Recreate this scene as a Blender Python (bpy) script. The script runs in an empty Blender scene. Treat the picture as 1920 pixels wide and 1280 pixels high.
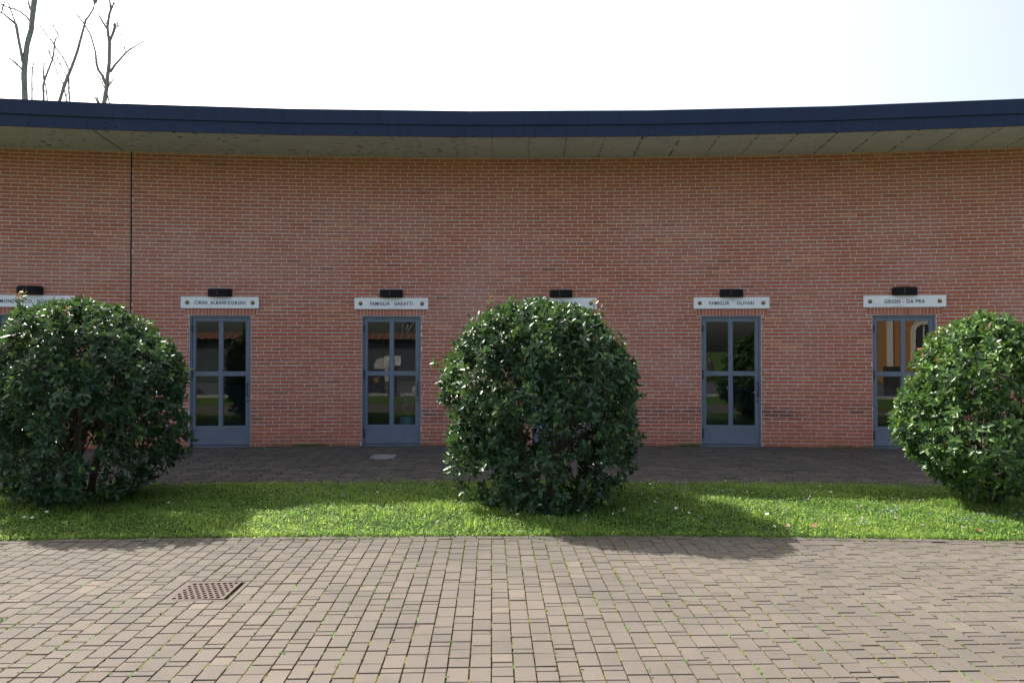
import bpy, math, random
import numpy as np
from mathutils import Vector, Matrix, Euler

rnd = random.Random(7)
rng = np.random.default_rng(11)
scene = bpy.context.scene
COL = scene.collection
PI = math.pi

# ------------------------------------------------------------------ camera, sky, sun, exposure
CAM_H = 1.676
F_PX, W_PX, H_PX = 1400.0, 1920.0, 1280.0
PITCH = math.atan(16.0 / F_PX)
cam_data = bpy.data.cameras.new('camera')
cam_data.sensor_width = 36.0
cam_data.lens = 36.0 * F_PX / W_PX
cam_data.clip_start = 0.05
cam_data.clip_end = 2000.0
cam = bpy.data.objects.new('camera', cam_data)
COL.objects.link(cam)
cam.location = (0, 0, CAM_H)
cam.rotation_euler = (PI / 2 + PITCH, 0, 0)
scene.camera = cam

LIGHT_DIR = Vector((0.78, -0.66, -1.0)).normalized()      # the way sunlight travels
SUN_EL = math.asin(-LIGHT_DIR.z)
SUN_AZ = math.atan2(-LIGHT_DIR.x, -LIGHT_DIR.y)           # clockwise from +Y
world = bpy.data.worlds.new('World')
scene.world = world
world.use_nodes = True
wn = world.node_tree
wn.nodes.clear()
sky = wn.nodes.new('ShaderNodeTexSky')
sky.sky_type = 'NISHITA'
sky.sun_disc = False
sky.sun_elevation = SUN_EL
sky.sun_rotation = SUN_AZ
sky.altitude = 100.0
sky.air_density = 1.0
sky.dust_density = 4.0
sky.ozone_density = 1.0
bg = wn.nodes.new('ShaderNodeBackground')
bg.inputs['Strength'].default_value = 0.12
wo = wn.nodes.new('ShaderNodeOutputWorld')
# hazy air: a smooth glow that falls off with the angle from the sun, round the whole sky
tc = wn.nodes.new('ShaderNodeTexCoord')
dt = wn.nodes.new('ShaderNodeVectorMath'); dt.operation = 'DOT_PRODUCT'
dt.inputs[1].default_value = tuple(-LIGHT_DIR)
wn.links.new(tc.outputs['Generated'], dt.inputs[0])
hv = wn.nodes.new('ShaderNodeMath'); hv.operation = 'MULTIPLY_ADD'
hv.inputs[1].default_value = 0.5; hv.inputs[2].default_value = 0.5
wn.links.new(dt.outputs['Value'], hv.inputs[0])
pw = wn.nodes.new('ShaderNodeMath'); pw.operation = 'POWER'; pw.inputs[1].default_value = 2.5; pw.use_clamp = True
wn.links.new(hv.outputs[0], pw.inputs[0])
veil = wn.nodes.new('ShaderNodeMix')
veil.data_type = 'RGBA'; veil.blend_type = 'ADD'
veil.inputs[7].default_value = (5.2, 4.6, 3.6, 1)
wn.links.new(pw.outputs[0], veil.inputs[0])
wn.links.new(sky.outputs[0], veil.inputs[6])
wn.links.new(veil.outputs[2], bg.inputs['Color'])
wn.links.new(bg.outputs[0], wo.inputs['Surface'])

sun_data = bpy.data.lights.new('sun', 'SUN')
sun_data.energy = 5.0
sun_data.angle = math.radians(0.5)
sun_data.color = (1.0, 0.95, 0.87)
sun = bpy.data.objects.new('sun', sun_data)
COL.objects.link(sun)
sun.location = (-20, 30, 40)
sun.rotation_euler = LIGHT_DIR.to_track_quat('-Z', 'Y').to_euler()

scene.view_settings.view_transform = 'Standard'
scene.view_settings.look = 'None'
scene.view_settings.gamma = 1.0
scene.view_settings.use_curve_mapping = False
scene.view_settings.exposure = 0.92
scene.render.engine = 'CYCLES'
scene.cycles.max_bounces = 8
scene.cycles.diffuse_bounces = 4
scene.cycles.transparent_max_bounces = 12
scene.cycles.use_denoising = True

# ------------------------------------------------------------------ projection helpers
def ray(u, v):
    cx, cy = (u - W_PX / 2) / F_PX, (H_PX / 2 - v) / F_PX
    c, s = math.cos(PITCH), math.sin(PITCH)
    return Vector((cx, c - cy * s, s + cy * c))

def on_ground(u, v, z=0.0):
    d = ray(u, v)
    t = (z - CAM_H) / d.z
    return Vector((d.x * t, d.y * t, z))

def at_depth(u, v, y):
    d = ray(u, v)
    t = y / d.y
    return Vector((d.x * t, y, CAM_H + d.z * t))

def project(P):
    P = np.asarray(P, float).reshape(-1, 3)
    c, s = math.cos(PITCH), math.sin(PITCH)
    y, z = P[:, 1], P[:, 2] - CAM_H
    dep = y * c + z * s
    up = -y * s + z * c
    dep = np.where(np.abs(dep) < 1e-6, 1e-6, dep)
    return W_PX / 2 + F_PX * P[:, 0] / dep, H_PX / 2 - F_PX * up / dep, dep

# ------------------------------------------------------------------ wall arc
WALL_Y = 13.18
R = 52.0
CY = WALL_Y - R
def arc(s, r=R, z=0.0):
    a = s / R
    return Vector((r * math.sin(a), CY + r * math.cos(a), z))

def arc_frame(s, r=R, z=0.0):
    """x along the wall to the right, y into the wall, z up."""
    a = s / R
    return Matrix.Translation(arc(s, r, z)) @ Matrix.Rotation(-a, 4, 'Z')

def s_of_px(u):
    k = (u - W_PX / 2) / F_PX
    lo, hi = -0.5, 0.5
    for _ in range(60):
        m = (lo + hi) / 2
        x, y = R * math.sin(m), CY + R * math.cos(m)
        if x / y < k: lo = m
        else: hi = m
    return lo * R

# ------------------------------------------------------------------ object helpers
def npmesh(name, V, F, mats=(), tint=None, smooth=False, uv=None, mat_idx=None):
    me = bpy.data.meshes.new(name)
    V = np.asarray(V, np.float32).reshape(-1, 3)
    Fs = [np.asarray(f, np.int32) for f in F if len(f)]
    loops = np.concatenate([f.ravel() for f in Fs])
    tot = np.concatenate([np.full(len(f), f.shape[1], np.int32) for f in Fs])
    start = np.concatenate([[0], np.cumsum(tot)[:-1]]).astype(np.int32)
    me.vertices.add(len(V)); me.vertices.foreach_set('co', V.ravel())
    me.loops.add(len(loops)); me.loops.foreach_set('vertex_index', loops)
    me.polygons.add(len(tot)); me.polygons.foreach_set('loop_start', start)
    if mat_idx is not None:
        me.polygons.foreach_set('material_index', np.asarray(mat_idx, np.int32))
    me.polygons.foreach_set('use_smooth', np.full(len(tot), bool(smooth)))
    me.update(calc_edges=True)
    if tint is not None:
        at = me.attributes.new('tint', 'FLOAT', 'FACE')
        at.data.foreach_set('value', np.asarray(tint, np.float32))
    if uv is not None:
        ul = me.uv_layers.new(name='UVMap')
        ul.data.foreach_set('uv', np.asarray(uv, np.float32)[loops].ravel())
    for m in mats: me.materials.append(m)
    me.validate()
    return me

class MB:
    """collects boxes, tubes and polygons into one mesh"""
    def __init__(self):
        self.v, self.f, self.t, self.m = [], [], [], []
    def poly(self, pts, faces, tint=0.5, mi=0):
        b = len(self.v)
        self.v += [tuple(p) for p in pts]
        for f in faces:
            self.f.append([b + i for i in f]); self.t.append(tint); self.m.append(mi)
    def box(self, x0, x1, y0, y1, z0, z1, M=None, tint=0.5, mi=0):
        p = [Vector((x, y, z)) for z in (z0, z1) for y in (y0, y1) for x in (x0, x1)]
        if M is not None: p = [M @ q for q in p]
        self.poly(p, [(0,2,3,1),(4,5,7,6),(0,1,5,4),(2,6,7,3),(0,4,6,2),(1,3,7,5)], tint, mi)
    def prism(self, outline, z0, z1, M=None, tint=0.5, mi=0):
        n = len(outline)
        p = [Vector((x, y, z0)) for x, y in outline] + [Vector((x, y, z1)) for x, y in outline]
        if M is not None: p = [M @ q for q in p]
        self.poly(p, [tuple(reversed(range(n))), tuple(range(n, 2*n))] + [(i, (i+1) % n, n + (i+1) % n, n + i) for i in range(n)], tint, mi)
    def lathe(self, prof, M, n=12, tint=0.5, mi=0):
        """prof = (r, h) along local z"""
        p = []
        for r, h in prof:
            for k in range(n):
                a = 2*PI*k/n
                p.append(M @ Vector((r*math.cos(a), r*math.sin(a), h)))
        fs = []
        for i in range(len(prof)-1):
            for k in range(n):
                k2 = (k+1) % n
                fs.append((i*n+k, i*n+k2, (i+1)*n+k2, (i+1)*n+k))
        fs.append(tuple(reversed(range(n)))); fs.append(tuple((len(prof)-1)*n + k for k in range(n)))
        self.poly(p, fs, tint, mi)
    def tube(self, pts, rad, n=6, tint=0.5, mi=0):
        pts = [Vector(p) for p in pts]
        ring = []
        up = Vector((0.31, 0.17, 0.93))
        for i, p in enumerate(pts):
            d = (pts[min(i+1, len(pts)-1)] - pts[max(i-1, 0)])
            if d.length < 1e-9: d = Vector((0, 0, 1))
            d.normalize()
            a = d.cross(up)
            if a.length < 0.05: a = d.cross(Vector((1, 0, 0)))
            a.normalize(); b = d.cross(a)
            r = rad[i] if hasattr(rad, '__len__') else rad
            ring += [p + (a*math.cos(2*PI*k/n) + b*math.sin(2*PI*k/n))*r for k in range(n)]
        fs = []
        for i in range(len(pts)-1):
            for k in range(n):
                k2 = (k+1) % n
                fs.append((i*n+k, i*n+k2, (i+1)*n+k2, (i+1)*n+k))
        fs.append(tuple(reversed(range(n)))); fs.append(tuple((len(pts)-1)*n + k for k in range(n)))
        self.poly(ring, fs, tint, mi)
    def mesh(self, name, mats, smooth=False):
        me = bpy.data.meshes.new(name)
        me.from_pydata(self.v, [], self.f)
        me.update()
        at = me.attributes.new('tint', 'FLOAT', 'FACE')
        at.data.foreach_set('value', np.asarray(self.t, np.float32))
        me.polygons.foreach_set('material_index', np.asarray(self.m, np.int32))
        if smooth: me.polygons.foreach_set('use_smooth', np.ones(len(self.f), bool))
        for m in (mats if isinstance(mats, (list, tuple)) else [mats]): me.materials.append(m)
        return me

def wmat(o):
    M = o.matrix_basis.copy()
    while o.parent:
        o = o.parent
        M = o.matrix_basis @ M
    return M

def obj(name, me, parent=None, M=None, kind=None):
    """M is the world matrix; mesh data are in that frame"""
    o = bpy.data.objects.new(name, me)
    COL.objects.link(o)
    M = M or Matrix()
    if parent:
        o.parent = parent
        o.matrix_basis = wmat(parent).inverted() @ M
    else:
        o.matrix_basis = M
    if kind: o['kind'] = kind
    return o

def tag(o, label=None, cat=None, group=None, kind=None):
    if label: o['label'] = label
    if cat: o['category'] = cat
    if group: o['group'] = group
    if kind: o['kind'] = kind
    return o

def empty(name, M, label=None, cat=None, group=None, parent=None):
    o = obj(name, None, parent, M if isinstance(M, Matrix) else Matrix.Translation(M))
    o.empty_display_size = 0.1
    return tag(o, label, cat, group)

# ------------------------------------------------------------------ materials
class Mat:
    def __init__(self, name, rough=0.8, spec=0.5):
        self.m = bpy.data.materials.new(name); self.m.use_nodes = True
        self.t = self.m.node_tree; self.t.nodes.clear()
        self.out = self.n('ShaderNodeOutputMaterial')
        self.b = self.n('ShaderNodeBsdfPrincipled')
        self.b.inputs['Roughness'].default_value = rough
        self.b.inputs['Specular IOR Level'].default_value = spec
        self.l(self.b.outputs[0], self.out.inputs['Surface'])
    def n(self, kind, **kw):
        x = self.t.nodes.new(kind)
        for k, v in kw.items(): setattr(x, k, v)
        return x
    def l(self, a, b): self.t.links.new(a, b)
    def attr(self, name='tint'):
        return self.n('ShaderNodeAttribute', attribute_name=name).outputs['Fac']
    def pos(self, scale=(1, 1, 1), obj=False):
        src = self.n('ShaderNodeTexCoord').outputs['Object'] if obj else self.n('ShaderNodeNewGeometry').outputs['Position']
        mp = self.n('ShaderNodeMapping'); mp.inputs['Scale'].default_value = scale
        self.l(src, mp.inputs['Vector'])
        return mp.outputs[0]
    def noise(self, vec, scale, detail=4, rough=0.55):
        x = self.n('ShaderNodeTexNoise'); x.inputs['Scale'].default_value = scale
        x.inputs['Detail'].default_value = detail; x.inputs['Roughness'].default_value = rough
        self.l(vec, x.inputs['Vector'])
        return x.outputs['Fac']
    def ramp(self, fac, stops):
        x = self.n('ShaderNodeValToRGB'); e = x.color_ramp.elements
        while len(e) > len(stops): e.remove(e[-1])
        while len(e) < len(stops): e.new(0.5)
        for el, (p, c) in zip(e, stops):
            el.position = p; el.color = (*c, 1) if len(c) == 3 else c
        self.l(fac, x.inputs['Fac'])
        return x.outputs['Color']
    def rng(self, fac, a, b, c=0.0, d=1.0):
        x = self.n('ShaderNodeMapRange'); x.clamp = True
        for i, v in zip(('From Min', 'From Max', 'To Min', 'To Max'), (a, b, c, d)): x.inputs[i].default_value = v
        self.l(fac, x.inputs['Value'])
        return x.outputs[0]
    def math(self, op, a, b=None):
        x = self.n('ShaderNodeMath', operation=op)
        for i, v in enumerate((a, b)):
            if v is None: continue
            if isinstance(v, (int, float)): x.inputs[i].default_value = v
            else: self.l(v, x.inputs[i])
        return x.outputs[0]
    def mix(self, fac, a, b, mode='MIX'):
        x = self.n('ShaderNodeMix', data_type='RGBA', blend_type=mode)
        for s, v in ((x.inputs[0], fac), (x.inputs[6], a), (x.inputs[7], b)):
            if isinstance(v, (int, float)): s.default_value = v
            elif isinstance(v, tuple): s.default_value = (*v, 1) if len(v) == 3 else v
            else: self.l(v, s)
        return x.outputs[2]
    def sep(self, vec):
        x = self.n('ShaderNodeSeparateXYZ'); self.l(vec, x.inputs[0]); return x.outputs
    def color(self, c):
        if isinstance(c, tuple): self.b.inputs['Base Color'].default_value = (*c, 1)
        else: self.l(c, self.b.inputs['Base Color'])
    def bump(self, h, strength=0.3, dist=0.01):
        x = self.n('ShaderNodeBump'); x.inputs['Strength'].default_value = strength
        x.inputs['Distance'].default_value = dist
        self.l(h, x.inputs['Height']); self.l(x.outputs[0], self.b.inputs['Normal'])
    def translucent(self, col, fac):
        tr = self.n('ShaderNodeBsdfTranslucent')
        if isinstance(col, tuple): tr.inputs['Color'].default_value = (*col, 1)
        else: self.l(col, tr.inputs['Color'])
        mx = self.n('ShaderNodeMixShader'); mx.inputs[0].default_value = fac
        self.l(self.b.outputs[0], mx.inputs[1]); self.l(tr.outputs[0], mx.inputs[2])
        self.l(mx.outputs[0], self.out.inputs['Surface'])

def simple(name, c, rough=0.7, var=0.15, scale=30, metallic=0.0, spec=0.5):
    k = Mat(name, rough, spec)
    p = k.pos(obj=True)
    n = k.noise(p, scale, 5)
    d = tuple(x * (1 - var) for x in c); h = tuple(min(1, x * (1 + var)) for x in c)
    k.color(k.ramp(n, [(0.3, d), (0.7, h)]))
    k.b.inputs['Metallic'].default_value = metallic
    return k.m

# bricks: per brick tint, lime bloom in broad patches, soot band low down, dirt streaks with partly painted shade under the eaves
k = Mat('brick', 0.88, 0.3)
t = k.attr()
c = k.ramp(t, [(0.0, (0.270, 0.090, 0.056)), (0.12, (0.370, 0.113, 0.062)), (0.45, (0.445, 0.145, 0.084)), (0.8, (0.500, 0.172, 0.094)), (1.0, (0.570, 0.225, 0.110))])
p = k.pos()
g = k.noise(p, 55, 6, 0.7)
c = k.mix(k.rng(g, 0.35, 0.75, 0.0, 0.55), c, k.mix(0.4, c, (0.16, 0.06, 0.045)))
sp = k.noise(p, 190, 2, 0.6)
c = k.mix(k.rng(sp, 0.62, 0.72, 0.0, 0.5), c, (0.42, 0.24, 0.17))
z = k.sep(p)[2]
bloom = k.noise(k.pos((0.55, 0.55, 0.75)), 1.0, 6, 0.62)
midz = k.math('MULTIPLY', k.rng(z, 0.5, 1.6), k.rng(z, 4.8, 3.6))
bf = k.math('MULTIPLY', k.rng(bloom, 0.44, 0.74, 0.0, 0.42), midz)
bl2 = k.noise(p, 14, 5, 0.7)
bf = k.math('MULTIPLY', bf, k.rng(bl2, 0.3, 0.65, 0.35, 1.0))
c = k.mix(bf, c, (0.58, 0.40, 0.36))
st = k.noise(k.pos((0.5, 0.5, 3.0)), 1.3, 5, 0.6)
band = k.math('MULTIPLY', k.rng(z, 0.32, 0.55), k.rng(z, 0.85, 0.6))
c = k.mix(k.math('MULTIPLY', band, k.rng(st, 0.43, 0.62, 0.0, 0.62)), c, (0.085, 0.045, 0.036))
foot = k.math('MULTIPLY', k.rng(z, 0.3, 0.0), k.rng(k.noise(p, 3.5, 4), 0.35, 0.7, 0.1, 0.6))
c = k.mix(foot, c, (0.16, 0.10, 0.07))
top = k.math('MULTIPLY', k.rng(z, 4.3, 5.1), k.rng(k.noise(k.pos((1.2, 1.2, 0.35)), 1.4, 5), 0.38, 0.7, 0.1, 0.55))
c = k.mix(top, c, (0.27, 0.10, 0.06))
k.color(c)
k.bump(g, 0.35, 0.004)
M_BRICK = k.m

k = Mat('mortar', 0.95, 0.2)
p = k.pos()
n = k.noise(p, 40, 5, 0.65)
c = k.ramp(n, [(0.25, (0.56, 0.57, 0.60)), (0.75, (0.74, 0.75, 0.78))])
z = k.sep(p)[2]
c = k.mix(k.rng(z, 3.9, 5.0, 0.0, 0.55), c, (0.52, 0.44, 0.31))  # beige towards the top, partly the tint of the light painted in
c = k.mix(k.rng(z, 0.4, 0.05, 0.0, 0.5), c, (0.34, 0.29, 0.25))
k.color(c); k.bump(n, 0.3, 0.003)
M_MORTAR = k.m

# pavers
k = Mat('concrete_paver', 0.92, 0.3)
t = k.attr()
c = k.ramp(t, [(0.0, (0.080, 0.071, 0.062)), (0.5, (0.100, 0.087, 0.074)), (0.85, (0.118, 0.100, 0.083)), (1.0, (0.146, 0.120, 0.094))])
p = k.pos()
sp = k.noise(p, 420, 2, 0.7)
c = k.mix(k.rng(sp, 0.36, 0.68, 0.0, 1.0), k.mix(0.35, c, (0.08, 0.065, 0.055)), k.mix(0.25, c, (0.42, 0.36, 0.30)))
bl = k.noise(p, 1.1, 6, 0.65)
c = k.mix(k.rng(bl, 0.45, 0.7, 0.0, 0.6), c, (0.078, 0.072, 0.064))
bl = k.noise(p, 23, 4, 0.6)
c = k.mix(k.rng(bl, 0.55, 0.75, 0.0, 0.35), c, (0.13, 0.115, 0.10))
y = k.sep(p)[1]
edge = k.math('MULTIPLY', k.rng(y, 6.1, 6.8), k.rng(k.noise(p, 4, 4), 0.3, 0.65, 0.15, 0.7))
c = k.mix(edge, c, (0.070, 0.062, 0.052))
k.color(c); k.bump(sp, 0.25, 0.002)
M_PAVER = k.m

k = Mat('path_paver', 0.93, 0.25)
t = k.attr()
c = k.ramp(t, [(0.0, (0.052, 0.050, 0.048)), (0.6, (0.082, 0.077, 0.072)), (1.0, (0.130, 0.118, 0.108))])
p = k.pos()
bl = k.noise(p, 0.9, 5, 0.6)
c = k.mix(k.rng(bl, 0.4, 0.7, 0.0, 0.5), c, (0.10, 0.09, 0.08))
sp = k.noise(p, 60, 4, 0.7)
c = k.mix(k.rng(sp, 0.5, 0.75, 0.0, 0.4), c, (0.075, 0.07, 0.055))
k.color(c)
M_PATH = k.m

k = Mat('joint_soil', 1.0, 0.1)
p = k.pos()
n = k.noise(p, 9, 6, 0.7)
c = k.ramp(n, [(0.3, (0.040, 0.034, 0.028)), (0.48, (0.085, 0.070, 0.045)), (0.58, (0.150, 0.130, 0.025)), (0.72, (0.075, 0.130, 0.025))])
k.color(c)
M_SOIL = k.m

k = Mat('earth', 1.0, 0.1)
n = k.noise(k.pos(), 6, 6, 0.7)
k.color(k.ramp(n, [(0.3, (0.025, 0.040, 0.012)), (0.7, (0.055, 0.085, 0.022))]))
M_EARTH = k.m

k = Mat('turf', 1.0, 0.1)
n = k.noise(k.pos(), 9, 8, 0.75)
k.color(k.ramp(n, [(0.3, (0.045, 0.080, 0.015)), (0.55, (0.09, 0.150, 0.03)), (0.75, (0.14, 0.20, 0.05))]))
k.bump(n, 0.8, 0.05)
M_TURF = k.m

def leafmat(name, stops, rough, spec, tcol, tf):
    k = Mat(name, rough, spec)
    t = k.attr()
    c = k.ramp(t, stops)
    k.color(c)
    k.translucent(k.mix(0.35, c, tcol), tf) if tf else None
    return k
k = leafmat('laurel_leaf', [(0.0, (0.016, 0.046, 0.022)), (0.5, (0.025, 0.068, 0.034)), (0.85, (0.070, 0.145, 0.040)), (0.93, (0.12, 0.22, 0.04)), (0.955, (0.35, 0.14, 0.05)), (1.0, (0.42, 0.12, 0.06))], 0.38, 0.48, (0.26, 0.46, 0.07), 0.20)
M_LEAF = k.m
k = leafmat('grass_blade', [(0.0, (0.013, 0.078, 0.030)), (0.5, (0.070, 0.215, 0.055)), (0.85, (0.270, 0.420, 0.100)), (0.97, (0.42, 0.46, 0.16)), (1.0, (0.26, 0.21, 0.09))], 0.48, 0.4, (0.78, 1.0, 0.15), 0.63)
M_GRASS = k.m
k = leafmat('joint_moss', [(0.0, (0.16, 0.12, 0.015)), (0.35, (0.17, 0.17, 0.02)), (0.6, (0.10, 0.19, 0.03)), (1.0, (0.12, 0.26, 0.05))], 0.8, 0.2, (0.3, 0.4, 0.03), 0.25)
M_MOSS = k.m
k = leafmat('petal', [(0.0, (0.30, 0.36, 0.80)), (0.45, (0.45, 0.50, 0.88)), (0.55, (0.62, 0.30, 0.66)), (1.0, (0.74, 0.42, 0.72))], 0.7, 0.2, (0.8, 0.7, 0.9), 0.3)
M_PETAL = k.m
M_WHITE_PETAL = simple('white_petal', (0.82, 0.82, 0.80), 0.7, 0.04)
M_YELLOW = simple('flower_centre', (0.75, 0.48, 0.03), 0.7, 0.1)
M_DRYLEAF = simple('dry_leaf', (0.20, 0.095, 0.040), 0.7, 0.4, 25)
M_DRYPALE = simple('pale_dry_leaf', (0.36, 0.26, 0.15), 0.7, 0.3, 25)

k = Mat('bark', 0.9, 0.2)
n = k.noise(k.pos((1, 1, 0.25)), 28, 6, 0.7)
k.color(k.ramp(n, [(0.3, (0.13, 0.13, 0.135)), (0.7, (0.30, 0.30, 0.31))])); k.bump(n, 0.8, 0.02)
M_BARK = k.m
k = Mat('shrub_bark', 0.9, 0.2)
n = k.noise(k.pos(), 30, 5, 0.7)
k.color(k.ramp(n, [(0.3, (0.06, 0.05, 0.04)), (0.7, (0.16, 0.14, 0.11))]))
M_SBARK = k.m

k = Mat('door_paint', 0.42, 0.5)
n = k.noise(k.pos(obj=True), 6, 6, 0.6)
k.color(k.ramp(n, [(0.3, (0.110, 0.145, 0.205)), (0.7, (0.145, 0.182, 0.248))]))
M_DOOR = k.m
k = Mat('fascia_metal', 0.42, 0.28)
n = k.noise(k.pos((7, 7, 0.5)), 2, 6, 0.65)
k.color(k.ramp(n, [(0.3, (0.008, 0.018, 0.056)), (0.7, (0.014, 0.027, 0.076))]))
M_FASCIA = k.m
M_BLACK = simple('black_enamel', (0.005, 0.005, 0.008), 0.55, 0.2, spec=0.2)
M_SEAM = simple('lamp_seam', (0.10, 0.10, 0.13), 0.4, 0.1)
M_IRONWORK = simple('dark_ironwork', (0.03, 0.035, 0.05), 0.5, 0.2)
M_BRASS = simple('bronze_stud', (0.42, 0.26, 0.10), 0.32, 0.2, 30, metallic=0.9)
M_STUDRIM = simple('dark_bronze', (0.05, 0.035, 0.025), 0.5, 0.2)
M_INK = simple('engraved_paint', (0.022, 0.026, 0.055), 0.7, 0.1)
M_SEALANT = simple('black_sealant', (0.010, 0.010, 0.011), 0.8, 0.2)
M_STEEL = simple('galvanised_steel', (0.33, 0.35, 0.37), 0.45, 0.12, 40, metallic=0.3)
M_ROOF = simple('roof_sheet', (0.10, 0.105, 0.12), 0.6, 0.15)
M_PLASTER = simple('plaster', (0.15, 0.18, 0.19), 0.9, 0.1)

k = Mat('marble', 0.35, 0.5)
p = k.pos((1.6, 1.6, 4))
n = k.noise(p, 2.6, 8, 0.65)
c = k.ramp(n, [(0.36, (0.72, 0.77, 0.83)), (0.47, (0.86, 0.90, 0.95)), (0.7, (0.88, 0.92, 0.96))])
g = k.noise(k.pos(), 260, 2, 0.6)
k.color(k.mix(k.rng(g, 0.4, 0.7, 0.0, 0.22), c, (0.50, 0.53, 0.57)))
M_MARBLE = k.m

k = Mat('cast_iron', 0.75, 0.4)
n = k.noise(k.pos(), 60, 5, 0.7)
k.color(k.ramp(n, [(0.3, (0.070, 0.045, 0.034)), (0.55, (0.115, 0.078, 0.062)), (0.8, (0.18, 0.13, 0.105))]))
k.bump(n, 0.3, 0.003)
M_IRON = k.m
M_PIT = simple('pit_concrete', (0.03, 0.028, 0.025), 1.0, 0.2)

# soffit: painted concrete with black mould along the formwork joints (UV: u along the eaves, v from wall to edge)
k = Mat('soffit', 0.92, 0.2)
uvn = k.n('ShaderNodeUVMap')
sx = k.sep(uvn.outputs[0])
mp = k.n('ShaderNodeMapping'); mp.inputs['Scale'].default_value = (1, 1, 1); k.l(uvn.outputs[0], mp.inputs['Vector'])
uv = mp.outputs[0]
n = k.noise(uv, 3, 6, 0.6)
c = k.ramp(n, [(0.3, (0.60, 0.65, 0.76)), (0.7, (0.72, 0.77, 0.87))])
c = k.mix(k.rng(sx[0], 5.0, -6.0, 0.0, 0.75), c, (0.46, 0.50, 0.56))  # left end darker: weaker bounced light put into the colour
wob = k.noise(uv, 5, 3, 0.6)
u2 = k.math('ADD', sx[0], k.math('MULTIPLY', wob, 0.05))
fr = k.math('FRACT', k.math('MULTIPLY', u2, 1/0.62))
dl = k.math('ABSOLUTE', k.math('SUBTRACT', fr, 0.5))
line = k.rng(dl, 0.045, 0.012)
brk = k.noise(uv, 11, 4, 0.65)
line = k.math('MULTIPLY', line, k.rng(brk, 0.47, 0.55))
side = k.rng(sx[0], -3.0, 2.5, 0.15, 1.0)
line = k.math('MULTIPLY', line, side)
mp2 = k.n('ShaderNodeMapping'); mp2.inputs['Scale'].default_value = (0.75, 1.3, 1); k.l(uvn.outputs[0], mp2.inputs['Vector'])
spot = k.noise(mp2.outputs[0], 9, 3, 0.55)
patch = k.noise(uv, 0.8, 3, 0.5)
spots = k.math('MULTIPLY', k.rng(spot, 0.60, 0.65), k.rng(patch, 0.42, 0.54))
spots = k.math('MULTIPLY', spots, k.rng(sx[0], 2.0, -3.0, 0.35, 1.0))
rim = k.math('MULTIPLY', k.math('MAXIMUM', k.rng(sx[1], 0.12, 0.02), k.rng(sx[1], 1.2, 1.3)), k.rng(k.noise(uv, 16, 4, 0.7), 0.5, 0.6))
mould = k.math('MAXIMUM', k.math('MAXIMUM', line, spots), rim)
c = k.mix(k.math('MULTIPLY', mould, 0.9), c, (0.022, 0.020, 0.018))
k.color(c)
M_SOFFIT = k.m

# window glass: clear pane, mirror by Fresnel
gm = bpy.data.materials.new('window_glass'); gm.use_nodes = True
gt = gm.node_tree; gt.nodes.clear()
go = gt.nodes.new('ShaderNodeOutputMaterial'); gx = gt.nodes.new('ShaderNodeMixShader')
gtr = gt.nodes.new('ShaderNodeBsdfTransparent'); gtr.inputs[0].default_value = (0.70, 0.83, 0.87, 1)
ggl = gt.nodes.new('ShaderNodeBsdfGlossy'); ggl.inputs['Roughness'].default_value = 0.0
gfr = gt.nodes.new('ShaderNodeFresnel'); gfr.inputs['IOR'].default_value = 1.52
gma = gt.nodes.new('ShaderNodeMath'); gma.operation = 'MULTIPLY'; gma.inputs[1].default_value = 1.9; gma.use_clamp = True
gt.links.new(gfr.outputs[0], gma.inputs[0]); gt.links.new(gma.outputs[0], gx.inputs[0])
gt.links.new(gtr.outputs[0], gx.inputs[1]); gt.links.new(ggl.outputs[0], gx.inputs[2])
gt.links.new(gx.outputs[0], go.inputs['Surface'])
M_GLASS = gm

# ------------------------------------------------------------------ ground
me = npmesh('ground', [(-600, -600, -0.06), (600, -600, -0.06), (600, 600, -0.06), (-600, 600, -0.06)], [[(0, 1, 2, 3)]], [M_TURF])
tag(obj('ground', me), kind='structure')

# the strip of grass runs parallel to the wall
GR_F, GR_B = 6.80, 9.44                     # front and back edge distances on the axis
def strip_pt(x, t):
    """t 0 front edge, 1 back edge, at lateral x"""
    yf = GR_F - x*x/(2*58.0); yb = GR_B - x*x/(2*54.0)
    return yf + (yb - yf)*t

# ------------------------------------------------------------------ BUILDING
DOOR_PX = [57, 413.0, 734.0, 1052.0, 1371.0, 1695.5]
DOOR_S = [s_of_px(u) for u in DOOR_PX]
D_W, D_H = 1.03, 2.267
JOINT_S = s_of_px(244.5)
S_MIN, S_MAX = -13.0, 13.0
TOP = 5.085
building = empty('brick_building', (0, WALL_Y, 0), 'long curved red brick building with six glazed grey doors under a dark blue roof edge', 'building')

# mortar bed with door openings
mb = MB()
brk = set(np.linspace(S_MIN, S_MAX, 81).tolist())
brk = {b for b in brk if all(abs(b - d) > D_W/2 + 0.02 for d in DOOR_S)}
for d in DOOR_S: brk |= {d - D_W/2, d - D_W/6, d + D_W/6, d + D_W/2}
brk = sorted(brk)
RM = R + 0.0055
for a, b in zip(brk[:-1], brk[1:]):
    mid = (a + b)/2
    isd = any(abs(mid - d) < D_W/2 - 0.01 for d in DOOR_S)
    z0 = D_H + 0.006 if isd else 0.0
    mb.poly([arc(a, RM, z0), arc(b, RM, z0), arc(b, RM, TOP), arc(a, RM, TOP)], [(0, 1, 2, 3)])
    mb.poly([arc(a, RM+0.30, z0), arc(b, RM+0.30, z0), arc(b, RM+0.30, TOP), arc(a, RM+0.30, TOP)], [(3, 2, 1, 0)])
    if isd:
        mb.poly([arc(a, RM, z0), arc(b, RM, z0), arc(b, RM+0.30, z0), arc(a, RM+0.30, z0)], [(3, 2, 1, 0)])
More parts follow.
